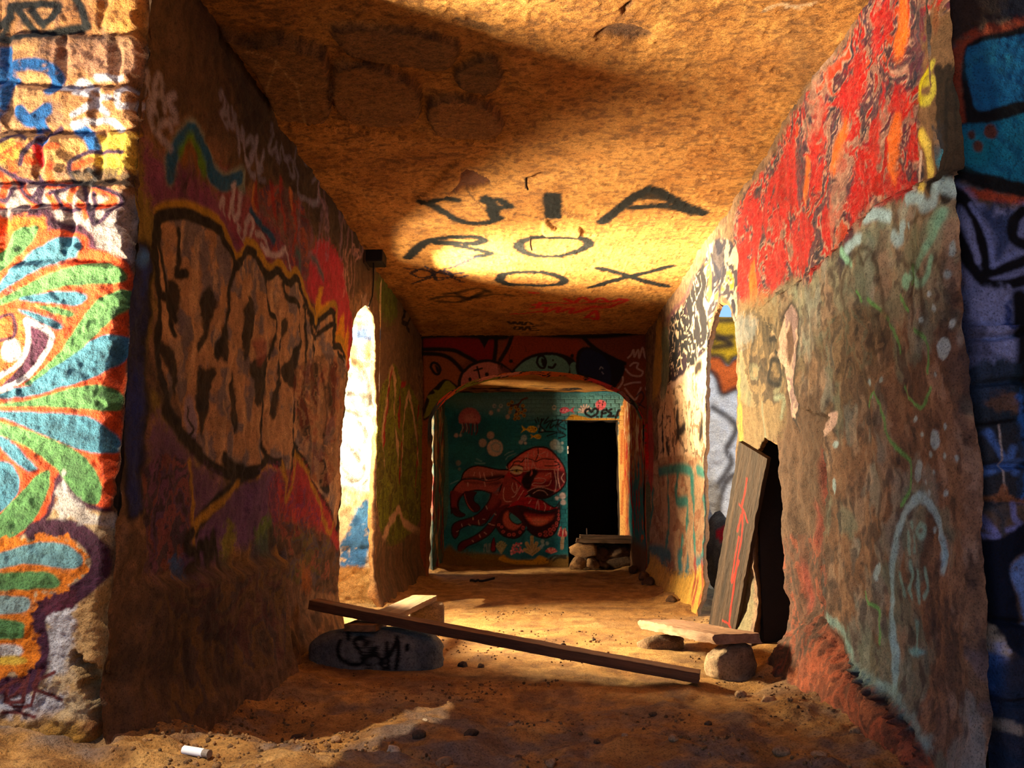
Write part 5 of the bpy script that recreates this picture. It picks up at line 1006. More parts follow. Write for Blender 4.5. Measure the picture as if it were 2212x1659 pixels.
# ------------------------------------------------------------------ end room: side walls and ceiling
def side(name, X, flip, u0, u1, z1, label, paint, hole=None, rev=None):
    q = Panel(np.arange(u0, u1 + .001, .016), np.arange(-.05, z1, .012), lambda x, y: onX(x, y, X)[1:])
    q.H = (fbm(q.p.u * 4, q.p.v * 3, 4, 331) - .5) * .05 + (fbm(q.p.u * 20, q.p.v * 14, 3, 332) - .5) * .015
    paint(q.p)
    if hole is not None: q.holes = [np.array(hole)]
    s = 1 if X < 0 else -1
    o = q.build(name, lambda u, v, h: np.stack([X + s * h, u, v], 1), flip, M_WALL, reveal=rev)
    return tag(o, label, kind='structure')
def paint_el(P):
    P.base([(60, 96, 88), (96, 110, 90), (40, 104, 106), (120, 96, 70)], 4, 333)
    n = fbm(P.u * 12, P.v * 2.5, 4, 334); k = ss(.58, .66, n)[:, None]; P.col = P.col * (1 - k) + lin((136, 40, 36)) * k
    n = fbm(P.u * 14, P.v * 2.5, 4, 335); k = ss(.60, .68, n)[:, None]; P.col = P.col * (1 - k) + lin((196, 160, 110)) * k
side('wall_end_left', -1.30, False, 10.22, YE + .03, 2.6, 'teal and red painted side wall left of the octopus mural', paint_el,
     [(10.36, -.4), (10.36, 2.0), (10.62, 2.1), (10.82, 2.02), (10.84, -.4)], ((-.2, .12, 0), 3, lambda a, b, t, c: lin((150, 116, 80)) * (.5 + fbm(a * 9, b * 9, 3, 5)[:, None])))
def paint_er(P):
    P.base([(176, 92, 40), (206, 130, 60), (160, 70, 34), (214, 150, 84)], 5, 336)
    n = fbm(P.u * 9, P.v * 3, 4, 337); k = ss(.54, .62, n)[:, None] * ss(1.3, 1.6, P.v)[:, None]; P.col = P.col * (1 - k) + lin((226, 196, 150)) * k
    n = fbm(P.u * 8, P.v * 2.5, 4, 338); k = ss(1.5, 1.1, P.v + (n - .5) * .8)[:, None] * ss(11.75, 11.4, P.u)[:, None]; P.col = P.col * (1 - k) + lin((36, 112, 110)) * k
    n = fbm(P.u * 12, P.v * 3, 4, 339); k = ss(.60, .66, n)[:, None]; P.col = P.col * (1 - k) + lin((170, 36, 20)) * k
    k = ss(.5, .3, P.v)[:, None]; P.col = P.col * (1 - k) + lin((110, 74, 44)) * k
side('wall_end_right', 1.30, True, 9.97, YE + .03, 2.6, 'orange and teal painted side wall right of the dark doorway', paint_er)
q = Panel(np.arange(-1.4, 1.41, .02), np.arange(10.2, YE + .08, .02), lambda x, y: onZ(x, y, 2.5)[:2])
P = q.p; q.H = (fbm(P.u * 4, P.v * 4, 3, 341) - .5) * .04
P.base([(196, 130, 54), (210, 146, 66), (186, 120, 50)], 4, 342)
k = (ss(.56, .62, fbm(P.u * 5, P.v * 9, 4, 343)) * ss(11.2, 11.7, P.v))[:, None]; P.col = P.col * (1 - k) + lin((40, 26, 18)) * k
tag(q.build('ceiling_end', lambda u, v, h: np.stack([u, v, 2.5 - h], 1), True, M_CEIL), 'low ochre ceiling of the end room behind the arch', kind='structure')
M_DARK = material('unlit_shade', .3, 20, .95, .2, attr=False, color=(40, 32, 27))  # shade of the unlit room and the niche is put into this colour
M_SAND = material('outdoor_sand', .6, 12, .95, .3, attr=False, color=(205, 158, 104))
M_RENDER = material('outer_render', .5, 20, .9, .3, attr=False, color=(150, 112, 78))
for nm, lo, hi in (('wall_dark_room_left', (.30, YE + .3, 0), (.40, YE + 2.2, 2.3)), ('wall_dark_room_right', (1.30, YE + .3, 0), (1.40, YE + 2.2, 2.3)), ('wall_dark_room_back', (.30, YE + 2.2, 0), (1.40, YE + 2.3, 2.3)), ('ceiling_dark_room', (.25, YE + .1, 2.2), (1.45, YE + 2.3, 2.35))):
    flatbox(nm, lo, hi, M_DARK, 'unlit room behind the doorway, coloured dark for its shade')

flatbox('floor_dark_room', (.2, YE + .1, -.1), (1.5, YE + 2.3, .015), M_DARK, 'floor of the unlit room behind the doorway, coloured dark for its shade')
# ------------------------------------------------------------------ outside: yard ground, sunlit passage walls, roof
flatbox('ground', (-9, -7, -.4), (9, 18, -.12), M_SAND, 'sunlit sandy ground outside the corridor')
def outer(name, u0, u1, z1, Y, label, paint, step=.012):
    q = Panel(np.arange(u0, u1, step), np.arange(-.05, z1, step), lambda x, y: onY(x, y, Y)[[0, 2]])
    q.H = (fbm(q.p.u * 3, q.p.v * 3, 3, 351) - .5) * .05 + (fbm(q.p.u * 12, q.p.v * 12, 4, 352) - .5) * .025
    paint(q.p, q)
    return tag(q.build(name, lambda u, v, h: np.stack([u, Y - h, v], 1), False, M_WALL), label, kind='structure')
def paint_ol(P, q):
    P.base([(220, 214, 202), (228, 222, 212), (210, 200, 184)], 3, 353)
    P.fill([(600, 600), (830, 600), (830, 780), (600, 800)], (244, 206, 140), soft=.05, rough=.04, a=.9)
    P.fill([(600, 700), (830, 712), (830, 735), (600, 725)], (110, 140, 196), soft=.02, rough=.03)
    DK = (70, 50, 36)
    P.lines([[(756, 775), (780, 790), (796, 830), (800, 880)], [(740, 850), (780, 852), (812, 862)], [(742, 885), (775, 900), (790, 940), (780, 970)], [(745, 960), (770, 985), (790, 1020), (780, 1040), (745, 1035)], [(740, 1060), (770, 1072), (800, 1068)], [(700, 800), (740, 830)]], .05, DK, soft=.02, a=.8, chip=.35)
    P.lines([[(745, 930), (775, 950), (785, 990), (765, 1020), (742, 1005)], [(760, 900), (800, 920), (806, 960)], [(735, 1040), (770, 1048), (795, 1020), (790, 980)]], .03, (236, 246, 248), soft=.008)
    P.fill([(600, 1075), (830, 1075), (830, 1240), (600, 1240)], (240, 204, 140), soft=.04, rough=.04, a=.9)
    P.fill([(770, 1100), (800, 1085), (800, 1180), (780, 1240), (735, 1235), (735, 1180), (752, 1150)], (72, 130, 176), soft=.02, rough=.03, chip=.25)
    P.fill([(600, 1250), (830, 1235), (830, 1400), (600, 1400)], (214, 158, 80), soft=.02, rough=.02)
    q.H += (fbm(P.u * 9, P.v * 16, 3, 354) - .5) * .05 * ss(.75, .4, P.v)
outer('wall_passage_left', -4.2, XL + .0, 3.1, 7.22, 'blazing white graffiti wall seen through the left passage', paint_ol)
def paint_or(P, q):
    P.base([(240, 230, 214), (248, 244, 236), (232, 216, 190)], 2, 363)
    P.fill([(1480, 640), (1640, 640), (1640, 695), (1480, 695)], (120, 130, 170), soft=.05, a=.8)
    P.fill([(1480, 690), (1640, 690), (1640, 780), (1590, 770), (1575, 788), (1550, 770), (1520, 780), (1480, 790)], (236, 180, 24), soft=.02)
    P.fill([(1480, 775), (1530, 770), (1556, 772), (1572, 790), (1590, 775), (1640, 770), (1640, 830), (1590, 842), (1560, 850), (1545, 815), (1520, 790), (1480, 800)], (240, 110, 36), soft=.02)
    DK = (60, 44, 34)
    P.lines([[(1480, 770), (1530, 768), (1556, 770), (1572, 785), (1590, 772), (1640, 765)], [(1510, 790), (1545, 810), (1560, 850), (1590, 840), (1640, 830)], [(1538, 735), (1580, 728)], [(1542, 750), (1580, 745)], [(1540, 720), (1575, 740)], [(1540, 880), (1590, 920), (1570, 970), (1580, 1000), (1550, 1050)], [(1500, 695), (1600, 690)], [(1556, 1180), (1552, 1100), (1570, 1040), (1600, 1020)]], .09, DK, soft=.04, a=.85, chip=.15)
    P.fill([(1500, 1040), (1552, 1050), (1548, 1140), (1500, 1160)], (150, 130, 100), soft=.05, a=.7)
    P.fill([(1440, 1150), (1700, 1150), (1700, 1400), (1440, 1400)], (84, 62, 48), soft=.05); P.dot(1558, 1182, 12, 26, (206, 20, 20), soft=.03)
outer('wall_passage_right', 1.9, 6, 3.6, 12.0, 'sunlit yellow and white graffiti wall seen through the right passage', paint_or, .02)
def paint_of(P, q):
    P.base([(214, 226, 236), (236, 240, 244), (190, 206, 220)], 2, 373)
    P.fill([(880, 1060), (990, 1060), (990, 1260), (880, 1260)], (150, 128, 138), soft=.1)
    P.lines([[(918, 960), (930, 950), (932, 970), (922, 990)], [(920, 1120), (936, 1100), (930, 1140), (918, 1150)], [(916, 1080), (940, 1092)]], .03, (40, 40, 50), soft=.02)
outer('wall_passage_far', -4, -1.45, 3.2, 13.6, 'pale blue sunlit wall seen through the far left opening', paint_of, .02)
flatbox('ceiling_roof', (-1.50, -.9, ZC + .09), (1.75, 10.6, ZC + .28), M_RENDER, 'flat roof slab over the corridor')
flatbox('ceiling_front_shade', (-1.46, -.9, ZC - .0), (2.6, 1.95, ZC + .09), M_RENDER, 'unseen ceiling over the viewer, added to shade the right side')  # unseen slab added to keep sun and sky off the right side
flatbox('ceiling_end_roof', (-1.50, 10.2, 2.62), (1.75, 14.5, 2.78), M_RENDER, 'flat roof slab over the end room')
flatbox('trim_shade_beam', (-1.50, -.9, 2.46), (-1.42, 2.05, ZC + .09), M_RENDER, 'unseen beam added along the roof edge to shade the floor')  # added out of view, hung low to trim the sun patch on the floor
flatbox('wall_back_blocker', (-1.46, -4.1, -.05), (2.6, -4.0, 1.1), M_RENDER, 'unseen low wall added behind the viewer to limit sky light')  # unseen, added to enclose the front and kept low for sky light
flatbox('wall_side_blocker', (2.2, -4.0, -.05), (2.3, 2.62, 3.1), M_RENDER, 'unseen right side wall added to block sky light')  # added out of view to hold back sky light from the right
flatbox('wall_front_left_back', (-4.2, YP + .14, -.05), (XL - .05, YP + .45, 2.95), M_RENDER, 'masonry core behind the flower mural wall')
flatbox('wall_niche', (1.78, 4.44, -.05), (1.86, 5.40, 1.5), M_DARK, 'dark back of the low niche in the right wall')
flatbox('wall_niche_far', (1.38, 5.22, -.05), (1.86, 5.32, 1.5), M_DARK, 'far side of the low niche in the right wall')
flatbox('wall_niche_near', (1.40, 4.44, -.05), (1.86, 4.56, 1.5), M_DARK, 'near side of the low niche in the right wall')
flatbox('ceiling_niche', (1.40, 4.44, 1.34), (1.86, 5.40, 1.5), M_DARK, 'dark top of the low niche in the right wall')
flatbox('wall_front_right_core', (1.47, 2.75, -.05), (2.3, 4.4, 3.0), M_RENDER, 'masonry core behind the blue mural wall')

# ------------------------------------------------------------------ things: stones, boards, small objects
def ico(sub):
    bm = bmesh.new(); bmesh.ops.create_icosphere(bm, subdivisions=sub, radius=1)
    V = np.array([v.co[:] for v in bm.verts]); F = np.array([[v.index for v in f.verts] for f in bm.faces]); bm.free(); return V, F
ICO = {k: ico(k) for k in (3, 4, 6)}
def rock(name, loc, size, seed, cols, label, cat='stone', sub=4, rot=0, amp=.35, cuts=7, group=None, flat=.35, paint=None, boxy=0):
    V, F = ICO[sub]; V = V.copy(); r = np.random.RandomState(seed)
    if boxy: V = np.sign(V) * np.abs(V) ** (1 - boxy); V = V / np.max(np.abs(V))
    for k in range(cuts):                                # broken faces
        n = r.normal(size=3); n /= np.linalg.norm(n); d = r.uniform(.62, .9); e = np.maximum(V @ n - d, 0); V = V - e[:, None] * n * .85
    n = fbm3(V[:, 0] * 1.7 + seed, V[:, 1] * 1.7, V[:, 2] * 1.7, 3, seed) - .5
    n2 = fbm3(V[:, 0] * 6 + seed, V[:, 1] * 6, V[:, 2] * 6, 3, seed + 3) - .5
    V = V * (1 + amp * n + amp * .3 * n2)[:, None]
    lo = -1 + flat; V[:, 2] = np.where(V[:, 2] < lo, lo + (V[:, 2] - lo) * .12, V[:, 2])
    V = V - np.array([0, 0, V[:, 2].min()]); V[:, 2] *= 2 / max(V[:, 2].max(), .01) / 2
    V[:, :2] /= np.abs(V[:, :2]).max(0)
    V = V * np.array([size[0] / 2, size[1] / 2, size[2]])
    c, s = math.cos(rot), math.sin(rot); V[:, :2] = V[:, :2] @ np.array([[c, s], [-s, c]])
    t = fbm3(V[:, 0] * 14 + seed, V[:, 1] * 14, V[:, 2] * 14, 3, seed + 7); t = np.clip((t - .3) / .4, 0, 1)[:, None]
    col = lin(cols[0]) * (1 - t) + lin(cols[1]) * t
    if paint: col = paint(V, col)
    o = mesh_obj(name, V, F, col, M_STONE); o.location = loc
    return tag(o, label, cat, group)
def slab(L, W, T, nl, nw, seed, rough=.004, bend=0, taper=0, nt=3, chip=.0):
    """board with worn edges: x along, y across, z thick"""
    xs = np.linspace(0, 1, nl); ys = np.linspace(-.5, .5, nw); Vs, Fs, off = [], [], 0
    def grid(A, B, f, flip):
        nonlocal off
        a, b = np.meshgrid(A, B, indexing='ij'); Vs.append(f(a.ravel(), b.ravel())); I = np.arange(a.size).reshape(a.shape) + off; off += a.size
        q = np.stack([I[:-1, :-1], I[1:, :-1], I[1:, 1:], I[:-1, 1:]], -1).reshape(-1, 4); Fs.append(q[:, ::-1] if flip else q)
    zs = np.linspace(0, 1, nt); o = np.ones_like
    grid(xs, ys, lambda a, b: np.stack([a, b, o(a)], 1), False); grid(xs, ys, lambda a, b: np.stack([a, b, 0 * a], 1), True)
    grid(xs, zs, lambda a, b: np.stack([a, -.5 * o(a), b], 1), False); grid(xs, zs, lambda a, b: np.stack([a, .5 * o(a), b], 1), True)
    grid(ys, zs, lambda a, b: np.stack([0 * a, a, b], 1), True); grid(ys, zs, lambda a, b: np.stack([o(a), a, b], 1), False)
    V = np.concatenate(Vs); F = np.concatenate(Fs); N = V.copy()
    V = V * np.array([L, W, T])
    e = fbm3(N[:, 0] * L * 9, N[:, 1] * 3, N[:, 2] * 2, 3, seed) - .5; e2 = fbm3(N[:, 0] * L * 30, N[:, 1] * W * 60, N[:, 2] * 2, 3, seed + 4) - .5
    V[:, 1] += np.sign(N[:, 1]) * e * rough * 5 * (np.abs(N[:, 1]) > .45); V[:, 2] += e2 * rough + bend * 4 * N[:, 0] * (1 - N[:, 0])
    endm = (N[:, 0] < .02) | (N[:, 0] > .98); V[:, 0] += np.where(endm, (fbm3(N[:, 1] * 6, N[:, 2] * 3, N[:, 0] * 5, 3, seed + 9) - .5) * chip, 0)
    return V, F, N
def board(name, p0, p1, W, T, cols, seed, label, up=(0, 0, 1), cat='board', paint=None, nl=60, nw=10, **k):
    p0 = Vector(p0); p1 = Vector(p1); x = (p1 - p0); L = x.length; x.normalize(); z = Vector(up); y = z.cross(x).normalized(); z = x.cross(y)
    V, F, N = slab(L, W, T, nl, nw, seed, **k)
    g = fbm(N[:, 0] * L * 2.5 + seed, N[:, 1] * W * 90 + N[:, 2] * T * 60, 4, seed); g = np.clip((g - .3) / .4, 0, 1)[:, None]
    col = lin(cols[0]) * (1 - g) + lin(cols[1]) * g
    if paint: col = paint(V, N, col)
    o = mesh_obj(name, V, F, col, M_WOOD, smooth=False)
    o.matrix_world = Matrix(((x.x, y.x, z.x, p0.x), (x.y, y.y, z.y, p0.y), (x.z, y.z, z.z, p0.z), (0, 0, 0, 1)))
    return tag(o, label, cat)
def seg_paint(q, col, lines, w, c, soft=.004):
    for L in lines:
        p = spline(np.array(L, float)); d = np.full(len(q), 9.)
        for a, b in zip(p[:-1], p[1:]):
            ab = b - a; t = np.clip(((q - a) @ ab) / max(ab @ ab, 1e-12), 0, 1); d = np.minimum(d, np.linalg.norm(q - a - t[:, None] * ab, axis=1))
        al = (1 - ss(w / 2 - soft, w / 2 + soft, d))[:, None]; col = col * (1 - al) + lin(c) * al
    return col

# big tagged boulder on the left
B0 = onZ(800, 1450, 0)
def boulder_paint(V, col):
    # front face: x along, z up (metres); black letters as in the spray tag
    s = 1 / 395.0
    def T(pts): return [((x - 945) / 5.82 * s, (1245 - y) / 5.82 * s + .005) for x, y in pts]
    q = V[:, [0, 2]]; fr = (V[:, 1] < .02)
    tg = seg_paint(q, col, [T(p) for p in ([(545, 870), (530, 960), (560, 1060), (660, 1120), (770, 1140), (860, 1120)], [(860, 920), (870, 860), (800, 830), (730, 860), (760, 920), (830, 1000), (850, 1090)], [(920, 880), (910, 1180)], [(900, 1060), (960, 1020), (1000, 960), (1020, 940)], [(1010, 960), (1000, 1000), (1060, 1060), (1110, 1190)], [(1140, 890), (1140, 1040), (1060, 1110)], [(1150, 960), (1170, 1190)], [(1260, 830), (1290, 950), (1280, 1100), (1260, 1190)], [(1160, 1060), (1220, 960), (1260, 860)], [(1395, 920), (1395, 960)], [(630, 780), (650, 840)])], .024, (10, 10, 12), .005)
    return np.where(fr[:, None], tg, col)
rock('boulder', (B0[0], B0[1] + .16, -.015), (.76, .34, .225), 12, ((92, 94, 92), (124, 120, 110)), 'big grey boulder with a black spray tag, lower left of centre', 'boulder', 6, 0, .10, 0, paint=boulder_paint, boxy=.30, flat=.62)
# block and short board behind it
rock('stone_block', (-.76, 6.02, -.01), (.25, .20, .215), 23, ((104, 82, 60), (150, 118, 80)), 'squared rough stone block propping the short board', 'stone', 4, .12, .05, 0, flat=.02, boxy=.75)
board('short_board', (-.955, 4.66, .205), (-.785, 6.12, .208), .175, .035, ((104, 74, 46), (146, 106, 68)), 31, 'short pale board laid from the tagged boulder to the stone block', chip=.01)
# long dark plank across the floor
board('long_plank', (-1.27, 4.875, .302), (.82, 4.36, .014), .115, .05, ((84, 52, 32), (124, 80, 48)), 33, 'long dark plank slanting down from left to right across the floor', nl=110, bend=-.006, chip=.01)
# right bench: board on two rocks
rock('bench_rock', (1.0, 4.56, -.01), (.25, .27, .19), 41, ((96, 74, 54), (190, 154, 116)), 'rough upright rock under the near end of the right bench board', 'stone', 4, .45, .32, 5, flat=.3, boxy=.6)
rock('bench_rock', (.79, 5.42, -.02), (.30, .22, .11), 44, ((128, 96, 66), (150, 116, 82)), 'low dark rock under the far end of the right bench board', 'stone', 4, -.1, .3, 6, flat=.3, boxy=.2)
board('bench_board', (1.035, 4.42, .188), (.80, 5.60, .098), .245, .05, ((140, 100, 72), (172, 130, 98)), 47, 'thick worn pale board forming the low bench at right', chip=.05, rough=.010, nt=5)
# leaning board with red marks
def red_marks(V, N, col):
    q = V[:, :2]; f = (N[:, 2] > .5)
    L = 1.26
    def T(pts): return [((1384 - y) / 422 * L, ((x - (1567 + (1384 - y) * .166)) / 105) * .24) for x, y in pts]
    c2 = seg_paint(q, col, [T(p) for p in ([(1637, 975), (1630, 1010), (1628, 1042)], [(1637, 1040), (1615, 1048), (1594, 1066)], [(1622, 1045), (1600, 1100), (1590, 1160), (1572, 1240), (1556, 1310), (1546, 1325)], [(1543, 1326), (1560, 1322), (1578, 1326)], [(1584, 1160), (1586, 1222), (1600, 1160), (1607, 1110)], [(1620, 1060), (1618, 1100)])], .009, (220, 34, 14), .003)
    return np.where(f[:, None], c2, col)
bb = onZ(1566, 1384, 0); bt = onX(1630, 962, 1.30)
nrm = (-.80, -.60, .12)
board('leaning_board', (bb[0] - .02, bb[1] - .02, .0), (1.315, bt[1] + .02, bt[2] - .02), .235, .03, ((54, 39, 28), (80, 58, 41)), 51, 'brown board with thin red spray lines leaning on the right wall', up=nrm, paint=red_marks, nl=160, nw=34)
# heap of stones before the dark doorway
HG = 'stones of the heap before the dark doorway'
TAN = ((112, 80, 50), (158, 116, 72)); BRN = ((76, 56, 38), (108, 80, 54))
YH = 11.55
heap = [((1232, 1168, 1288, 1206), 0.16, TAN, 'pointed pale stone in the upper left of the doorway heap'), ((1232, 1203, 1272, 1234), .0, TAN, 'pale squarish stone at the lower left of the doorway heap'),
        ((1266, 1204, 1296, 1232), .0, TAN, 'small stone low in the middle of the doorway heap'), ((1284, 1180, 1318, 1214), .12, BRN, 'round brown stone in the upper middle of the doorway heap'),
        ((1310, 1176, 1368, 1210), .17, BRN, 'long brown stone in the upper right of the doorway heap'), ((1312, 1205, 1370, 1238), .0, BRN, 'broad dark stone at the lower right of the doorway heap'),
        ((1294, 1210, 1318, 1236), .0, BRN, 'narrow dark stone at the bottom of the doorway heap'), ((1240, 1172, 1290, 1226), .0, BRN, 'dark stone at the back left of the doorway heap'), ((1285, 1170, 1335, 1228), .0, BRN, 'dark stone at the back middle of the doorway heap'), ((1330, 1170, 1372, 1230), .0, BRN, 'dark stone at the back right of the doorway heap'), ((1280, 1232, 1292, 1240), .0, TAN, 'pebble lying in front of the doorway heap')]
for k, ((x0, y0, x1, y1), zb, cc, lb) in enumerate(heap):
    yy = YH - (.12 if k < 3 else .03) - (.22 if k == 10 else 0) + (.17 if 7 <= k < 10 else 0)
    a = onY(x0, y1, yy); b = onY(x1, y0, yy); w = b[0] - a[0]; h = b[2] - a[2]
    zb = 0 if y1 > 1224 else max(a[2], 0) - .0
    rock('heap_stone', ((a[0] + b[0]) / 2, yy + .10, max(zb, floor_z((a[0] + b[0]) / 2, yy + .1) - .01)), (w * 1.08, max(.18, w * .6) if w > .12 else w, (b[2] - max(zb, 0)) * 1.03), 60 + k, cc, lb, 'stone', 4, 0, .38, 12, HG, flat=.2, boxy=.25)
a = onY(1244, 1176, YH); b = onY(1366, 1150, YH)
board('heap_slab', (a[0], YH + .02, a[2] + .03), (b[0], YH - .02, a[2] + .02), .34, .05, BRN, 71, 'lower dark slab lying across the doorway heap', cat='slab', chip=.05, rough=.012, nl=30)
board('heap_slab', (a[0] + .06, YH + .05, a[2] + .085), (b[0] - .02, YH + .02, a[2] + .075), .30, .04, BRN, 72, 'upper dark slab on top of the doorway heap', cat='slab', chip=.06, rough=.012, nl=30)
def tube(name, pts, r, mat, label, cat, parent=None, seg=8):
    cu = bpy.data.curves.new(name, 'CURVE'); cu.dimensions = '3D'; sp = cu.splines.new('POLY'); sp.points.add(len(pts) - 1)
    for q, p in zip(sp.points, pts): q.co = (*p, 1)
    cu.bevel_depth = r; cu.bevel_resolution = 2; cu.use_fill_caps = True
    me = bpy.data.meshes.new_from_object(bpy.data.objects.new('tmp', cu)); o = bpy.data.objects.new(name, me); COL.objects.link(o); me.materials.append(mat)
    if parent: o.parent = parent
    elif label: tag(o, label, cat)
    return o
M_RAG = material('black_cloth', .6, 60, .9, .2, attr=False, color=(20, 19, 20))
M_BLACK = material('black_plastic', .1, 80, .5, .1, attr=False, color=(18, 15, 14))
M_RUST = material('rusty_iron', .4, 90, .8, .3, attr=False, color=(58, 40, 28))
M_PAPER = material('white_paper', .1, 120, .6, .06, attr=False, color=(240, 232, 222))
M_PRINT = material('printed_band', .1, 200, .6, .6, attr=False, color=(150, 130, 110))
rd = onY(1268, 1176, YH + .2); tube('thin_rod', [(rd[0], YH + .2, rd[2] + .02), (rd[0], YH + .2, rd[2] + .22)], .008, M_RUST, 'thin rod standing up behind the doorway heap', 'rod')
# black strip of cloth on the floor
bx = onZ(1042, 1258, 0)
xs = np.linspace(-.14, .14, 24); ys = np.linspace(-.03, .03, 7); A, B = np.meshgrid(xs, ys, indexing='ij')
wd_ = np.where(A < -.05, .8, np.where(A > .03, 1.0, .55)); Z = .012 + .030 * np.maximum(0, A / .14) + .012 * np.abs(np.sin(A * 40)) * (A < -.04) + .012 * np.cos(B * 60)
I = np.arange(A.size).reshape(A.shape); Q = np.stack([I[:-1, :-1], I[1:, :-1], I[1:, 1:], I[:-1, 1:]], -1).reshape(-1, 4)
top = np.stack([A.ravel(), (B * wd_ + A * .25).ravel(), Z.ravel()], 1); bot = top - np.array([0, 0, .01])
edge = np.concatenate([I[:, 0], I[-1, 1:], I[-2::-1, -1], I[0, -2:0:-1]]); e2 = np.roll(edge, -1); n = A.size
o = mesh_obj('black_rag', np.concatenate([top, bot]), np.concatenate([Q, Q[:, ::-1] + n, np.stack([e2, edge, edge + n, e2 + n], 1)]), None, M_RAG); o.location = (bx[0], bx[1], floor_z(bx[0], bx[1]))
tag(o, 'twisted black cloth strip lying on the far floor', 'cloth')
# white tube in the foreground
w0 = onZ(398, 1618, .14); w1 = onZ(462, 1630, .14)
root = bpy.data.objects.new('paper_tube', None); COL.objects.link(root); root.location = (w0[0], w0[1], floor_z(w0[0], w0[1]) + .016); tag(root, 'small white rolled paper tube on the shadowed floor at lower left', 'tube')
dv = np.array([w1[0] - w0[0], w1[1] - w0[1] + .005, 0.0]); dv = dv / np.linalg.norm(dv) * .105
tube('wrapper', [(0, 0, 0), tuple(dv * .78)], .0135, M_PAPER, None, None, root); tube('printed_end', [tuple(dv * .78), tuple(dv)], .0128, M_PRINT, None, None, root)
# dark box on the left wall with its cable
c0 = onX(815, 540, -1.27)
root = bpy.data.objects.new('wall_box', None); COL.objects.link(root); tag(root, 'small dark box fixed high on the left wall by the ceiling', 'box'); root.location = (XL + .04, c0[1], c0[2])
def pbox(name, lo, hi, mat, parent, bev=.006):
    bm = bmesh.new(); bmesh.ops.create_cube(bm, size=1)
    for q in bm.verts: q.co = Vector([(lo[i] + hi[i]) / 2 + q.co[i] * (hi[i] - lo[i]) for i in range(3)])
    bmesh.ops.bevel(bm, geom=bm.edges[:], offset=bev, segments=2, affect='EDGES'); me = bpy.data.meshes.new(name); bm.to_mesh(me); bm.free(); me.materials.append(mat)
    o = bpy.data.objects.new(name, me); COL.objects.link(o); o.parent = parent; return o
pbox('housing', (-.04, -.10, -.12), (.10, .10, .12), M_BLACK, root); pbox('mounting_plate', (-.06, -.12, -.14), (-.035, .12, .14), M_RUST, root)
tube('cable', [(.02, -.04, -.12), (.03, -.06, -.25), (.02, -.05, -.40), (.0, -.1, -.5)], .006, M_BLACK, None, None, root)
# hooks and wires on ceiling and arch
for px_, py_, ln in ((1137, 385, .08), (1146, 512, .11)):
    q = onZ(px_, py_, ZC); tube('bent_nail', [(q[0], q[1], ZC + .02), (q[0], q[1], ZC - ln * .6), (q[0] + .01, q[1] - .01, ZC - ln)], .006, M_RUST, 'rusty nail hanging from the ceiling above the letter %s' % ('I' if py_ < 450 else 'O in the second row'), 'nail')
h0 = onY(905, 738, YA - .02); tube('wire_hook', [(h0[0], YA - .02, h0[2]), (h0[0] + .03, YA - .08, h0[2] + .06), (h0[0] + .05, YA - .09, h0[2] + .12)], .007, M_RUST, 'thin wire hook at the upper left corner of the arch wall', 'hook')
# pale latch plate on the doorway edge
l0 = onY(1228, 972, YE - .02); root = bpy.data.objects.new('latch_plate', None); COL.objects.link(root); root.location = (dx0 + .006, YE - .02, l0[2]); tag(root, 'small pale latch plate on the left edge of the dark doorway', 'latch')
pbox('plate', (-.010, -.012, -.055), (.010, .004, .055), M_PAPER, root, .003); pbox('keeper', (-.004, -.018, -.012), (.008, -.010, .012), M_RUST, root, .002)
# loose stones on the floor
PB = [(1018, 1595, .05, 'dark'), (848, 1632, .05, 'pale'), (800, 1652, .03, 'pale'), (1455, 1618, .04, 'tan'), (1290, 1597, .03, 'dark'), (1105, 1560, .03, 'tan'), (918, 1572, .02, 'pale'), (905, 1600, .05, 'dark'), (1690, 1630, .06, 'tan'), (1770, 1645, .05, 'tan'), (1530, 1568, .03, 'dark'), (1190, 1655, .04, 'tan'), (1000, 1440, .05, 'dark'), (1038, 1440, .04, 'dark'), (1350, 1600, .03, 'tan'), (640, 1590, .03, 'dark'), (1283, 1388, .03, 'dark'), (1217, 1396, .03, 'dark'), (1058, 1372, .03, 'dark'), (1600, 1500, .05, 'tan'), (1660, 1520, .05, 'tan'), (960, 1655, .06, 'tan'), (1860, 1600, .06, 'tan'), (725, 1600, .03, 'tan'), (1410, 1540, .03, 'dark'), (560, 1610, .04, 'tan'), (1120, 1625, .03, 'dark')]
CS = {'dark': ((70, 52, 40), (100, 74, 52)), 'pale': ((200, 170, 130), (226, 200, 164)), 'tan': ((150, 110, 74), (184, 140, 98))}
WHERE = ['dark pebble alone in the middle of the near floor', 'palest pebble at the bottom edge left of centre', 'tiny pale pebble at the bottom edge beside the palest one', 'tan pebble right of centre on the near floor', 'dark pebble in the centre of the near floor, right of the sunlit bumps',
         'small tan pebble in front of the middle of the long plank', 'tiny pale pebble on the tip of the sunlit streak', 'dark pebble beside the sunlit streak', 'tan stone near the bottom right corner wall', 'tan stone closest to the orange wall footing at the bottom right', 'dark pebble below the right end of the long plank',
         'tan pebble at the bottom edge in the centre', 'larger of two dark pebbles right of the tagged boulder', 'smaller of two dark pebbles right of the tagged boulder', 'tan pebble right of the centre, between two dark ones', 'dark pebble in the shade left of the sunlit streak', 'dark pebble behind the long plank, left of the low bench rock',
         'dark pebble close behind the middle of the long plank', 'dark pebble on the lit floor right of the stone block', 'tan stone at the foot of the upright bench rock', 'tan stone right of the upright bench rock', 'biggest tan pebble at the bottom edge left of centre', 'tan stone against the orange footing of the right wall', 'tan pebble inside the sunlit streak', 'dark pebble in front of the right end of the long plank', 'tan pebble beside the white paper tube', 'dark pebble at the bottom, below the centre']
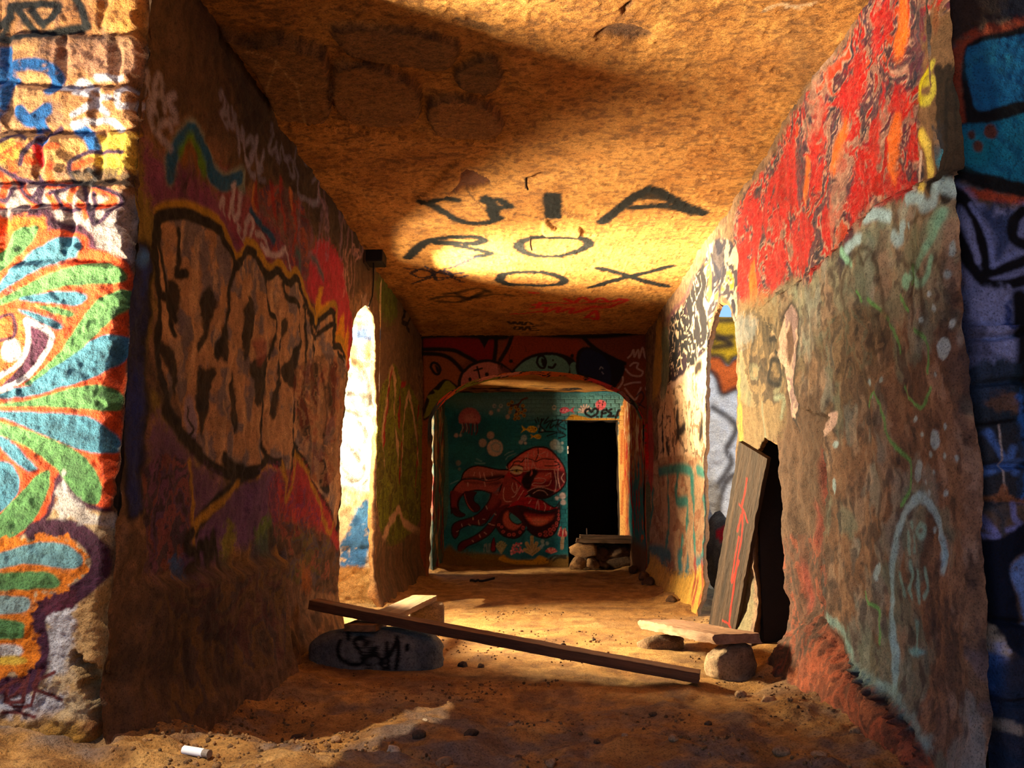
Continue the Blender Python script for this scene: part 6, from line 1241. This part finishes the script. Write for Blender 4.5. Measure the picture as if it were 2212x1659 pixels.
for k, (x, y, s_, kd) in enumerate(PB):
    q = onZ(x, y, .0); r_ = random.Random(k)
    o = rock('pebble', (q[0], q[1], floor_z(q[0], q[1]) - s_ * .12), (s_ * r_.uniform(.9, 1.5), s_ * r_.uniform(.8, 1.2), s_ * r_.uniform(.5, .8)), 100 + k, CS[kd], WHERE[k], 'pebble', 3, r_.uniform(0, 3), .4, 6, 'loose pebbles on the dirt floor')
RB = [((1462, 1306), .11, .05, 'dark lump of rubble against the foot of the yellow painted wall'), ((1425, 1262), .16, .08, 'largest dark clod in the debris below the right wall'), ((1450, 1272), .12, .07, 'brown clod beside the largest one below the right wall'), ((1398, 1268), .12, .05, 'flat dark clod at the left of the debris below the right wall'), ((1438, 1245), .14, .08, 'brown clod at the back of the debris below the right wall')]
for k, ((x, y), s_, h_, lb) in enumerate(RB):
    q = onZ(x, y, 0); rock('rubble_clod', (min(q[0], 1.22), q[1], floor_z(q[0], q[1]) - .02), (s_, s_ * .8, h_ + .02), 140 + k, ((60, 42, 28), (96, 66, 42)), lb, 'rubble', 3, k, .5, 6, 'debris below the right wall')
q = onX(1560, 1190, 1.95)
rock('passage_stone', (1.98, q[1] + .12, -.03), (.40, .40, .85), 155, ((84, 62, 46), (120, 90, 62)), 'dark stone with a red paint spot inside the right passage', 'stone', 4, .4, .35, 6, flat=.1,
     paint=lambda V, c: np.where(((V[:, 1] < 0) & ((V[:, 0] + .02) ** 2 + (V[:, 2] - .60) ** 2 < .08 ** 2))[:, None], lin((206, 20, 20)), c))
# fine gravel
bm = bmesh.new(); bmesh.ops.create_icosphere(bm, subdivisions=1, radius=1)
GV = np.array([q.co[:] for q in bm.verts]); GF = np.array([[q.index for q in f.verts] for f in bm.faces]); bm.free()
rs = np.random.RandomState(9); Vs, Fs, Cs = [], [], []
sel = rs.choice(len(pn_u), 9000); nn = 0
dens = fbm(pn_u[sel] * 3, pn_v[sel] * 3, 3, 401)
for i, d in zip(sel, dens):
    if abs(pn_u[i]) > 1.3 or pn_v[i] > 7.5 or d < .47 + .12 * (abs(pn_u[i]) < .9): continue
    s_ = rs.uniform(.003, .009) * (1.4 if rs.rand() < .12 else 1)
    V = GV * (1 + rs.uniform(-.3, .3, (len(GV), 1))) * s_ * rs.uniform(.6, 1.3, 3) + np.array([pn_u[i] + rs.uniform(-.01, .01), pn_v[i] + rs.uniform(-.01, .01), pn_h[i] + s_ * .25])
    Vs.append(V); Fs.append(GF + nn * len(GV)); nn += 1
    Cs.append(np.tile(lin((150, 108, 66)) * rs.uniform(.35, 1.3), (len(GV), 1)))
o = mesh_obj('fine_gravel', np.concatenate(Vs), np.concatenate(Fs), np.concatenate(Cs), M_STONE)
tag(o, 'fine gravel scattered over the dirt floor', 'gravel', kind='stuff')
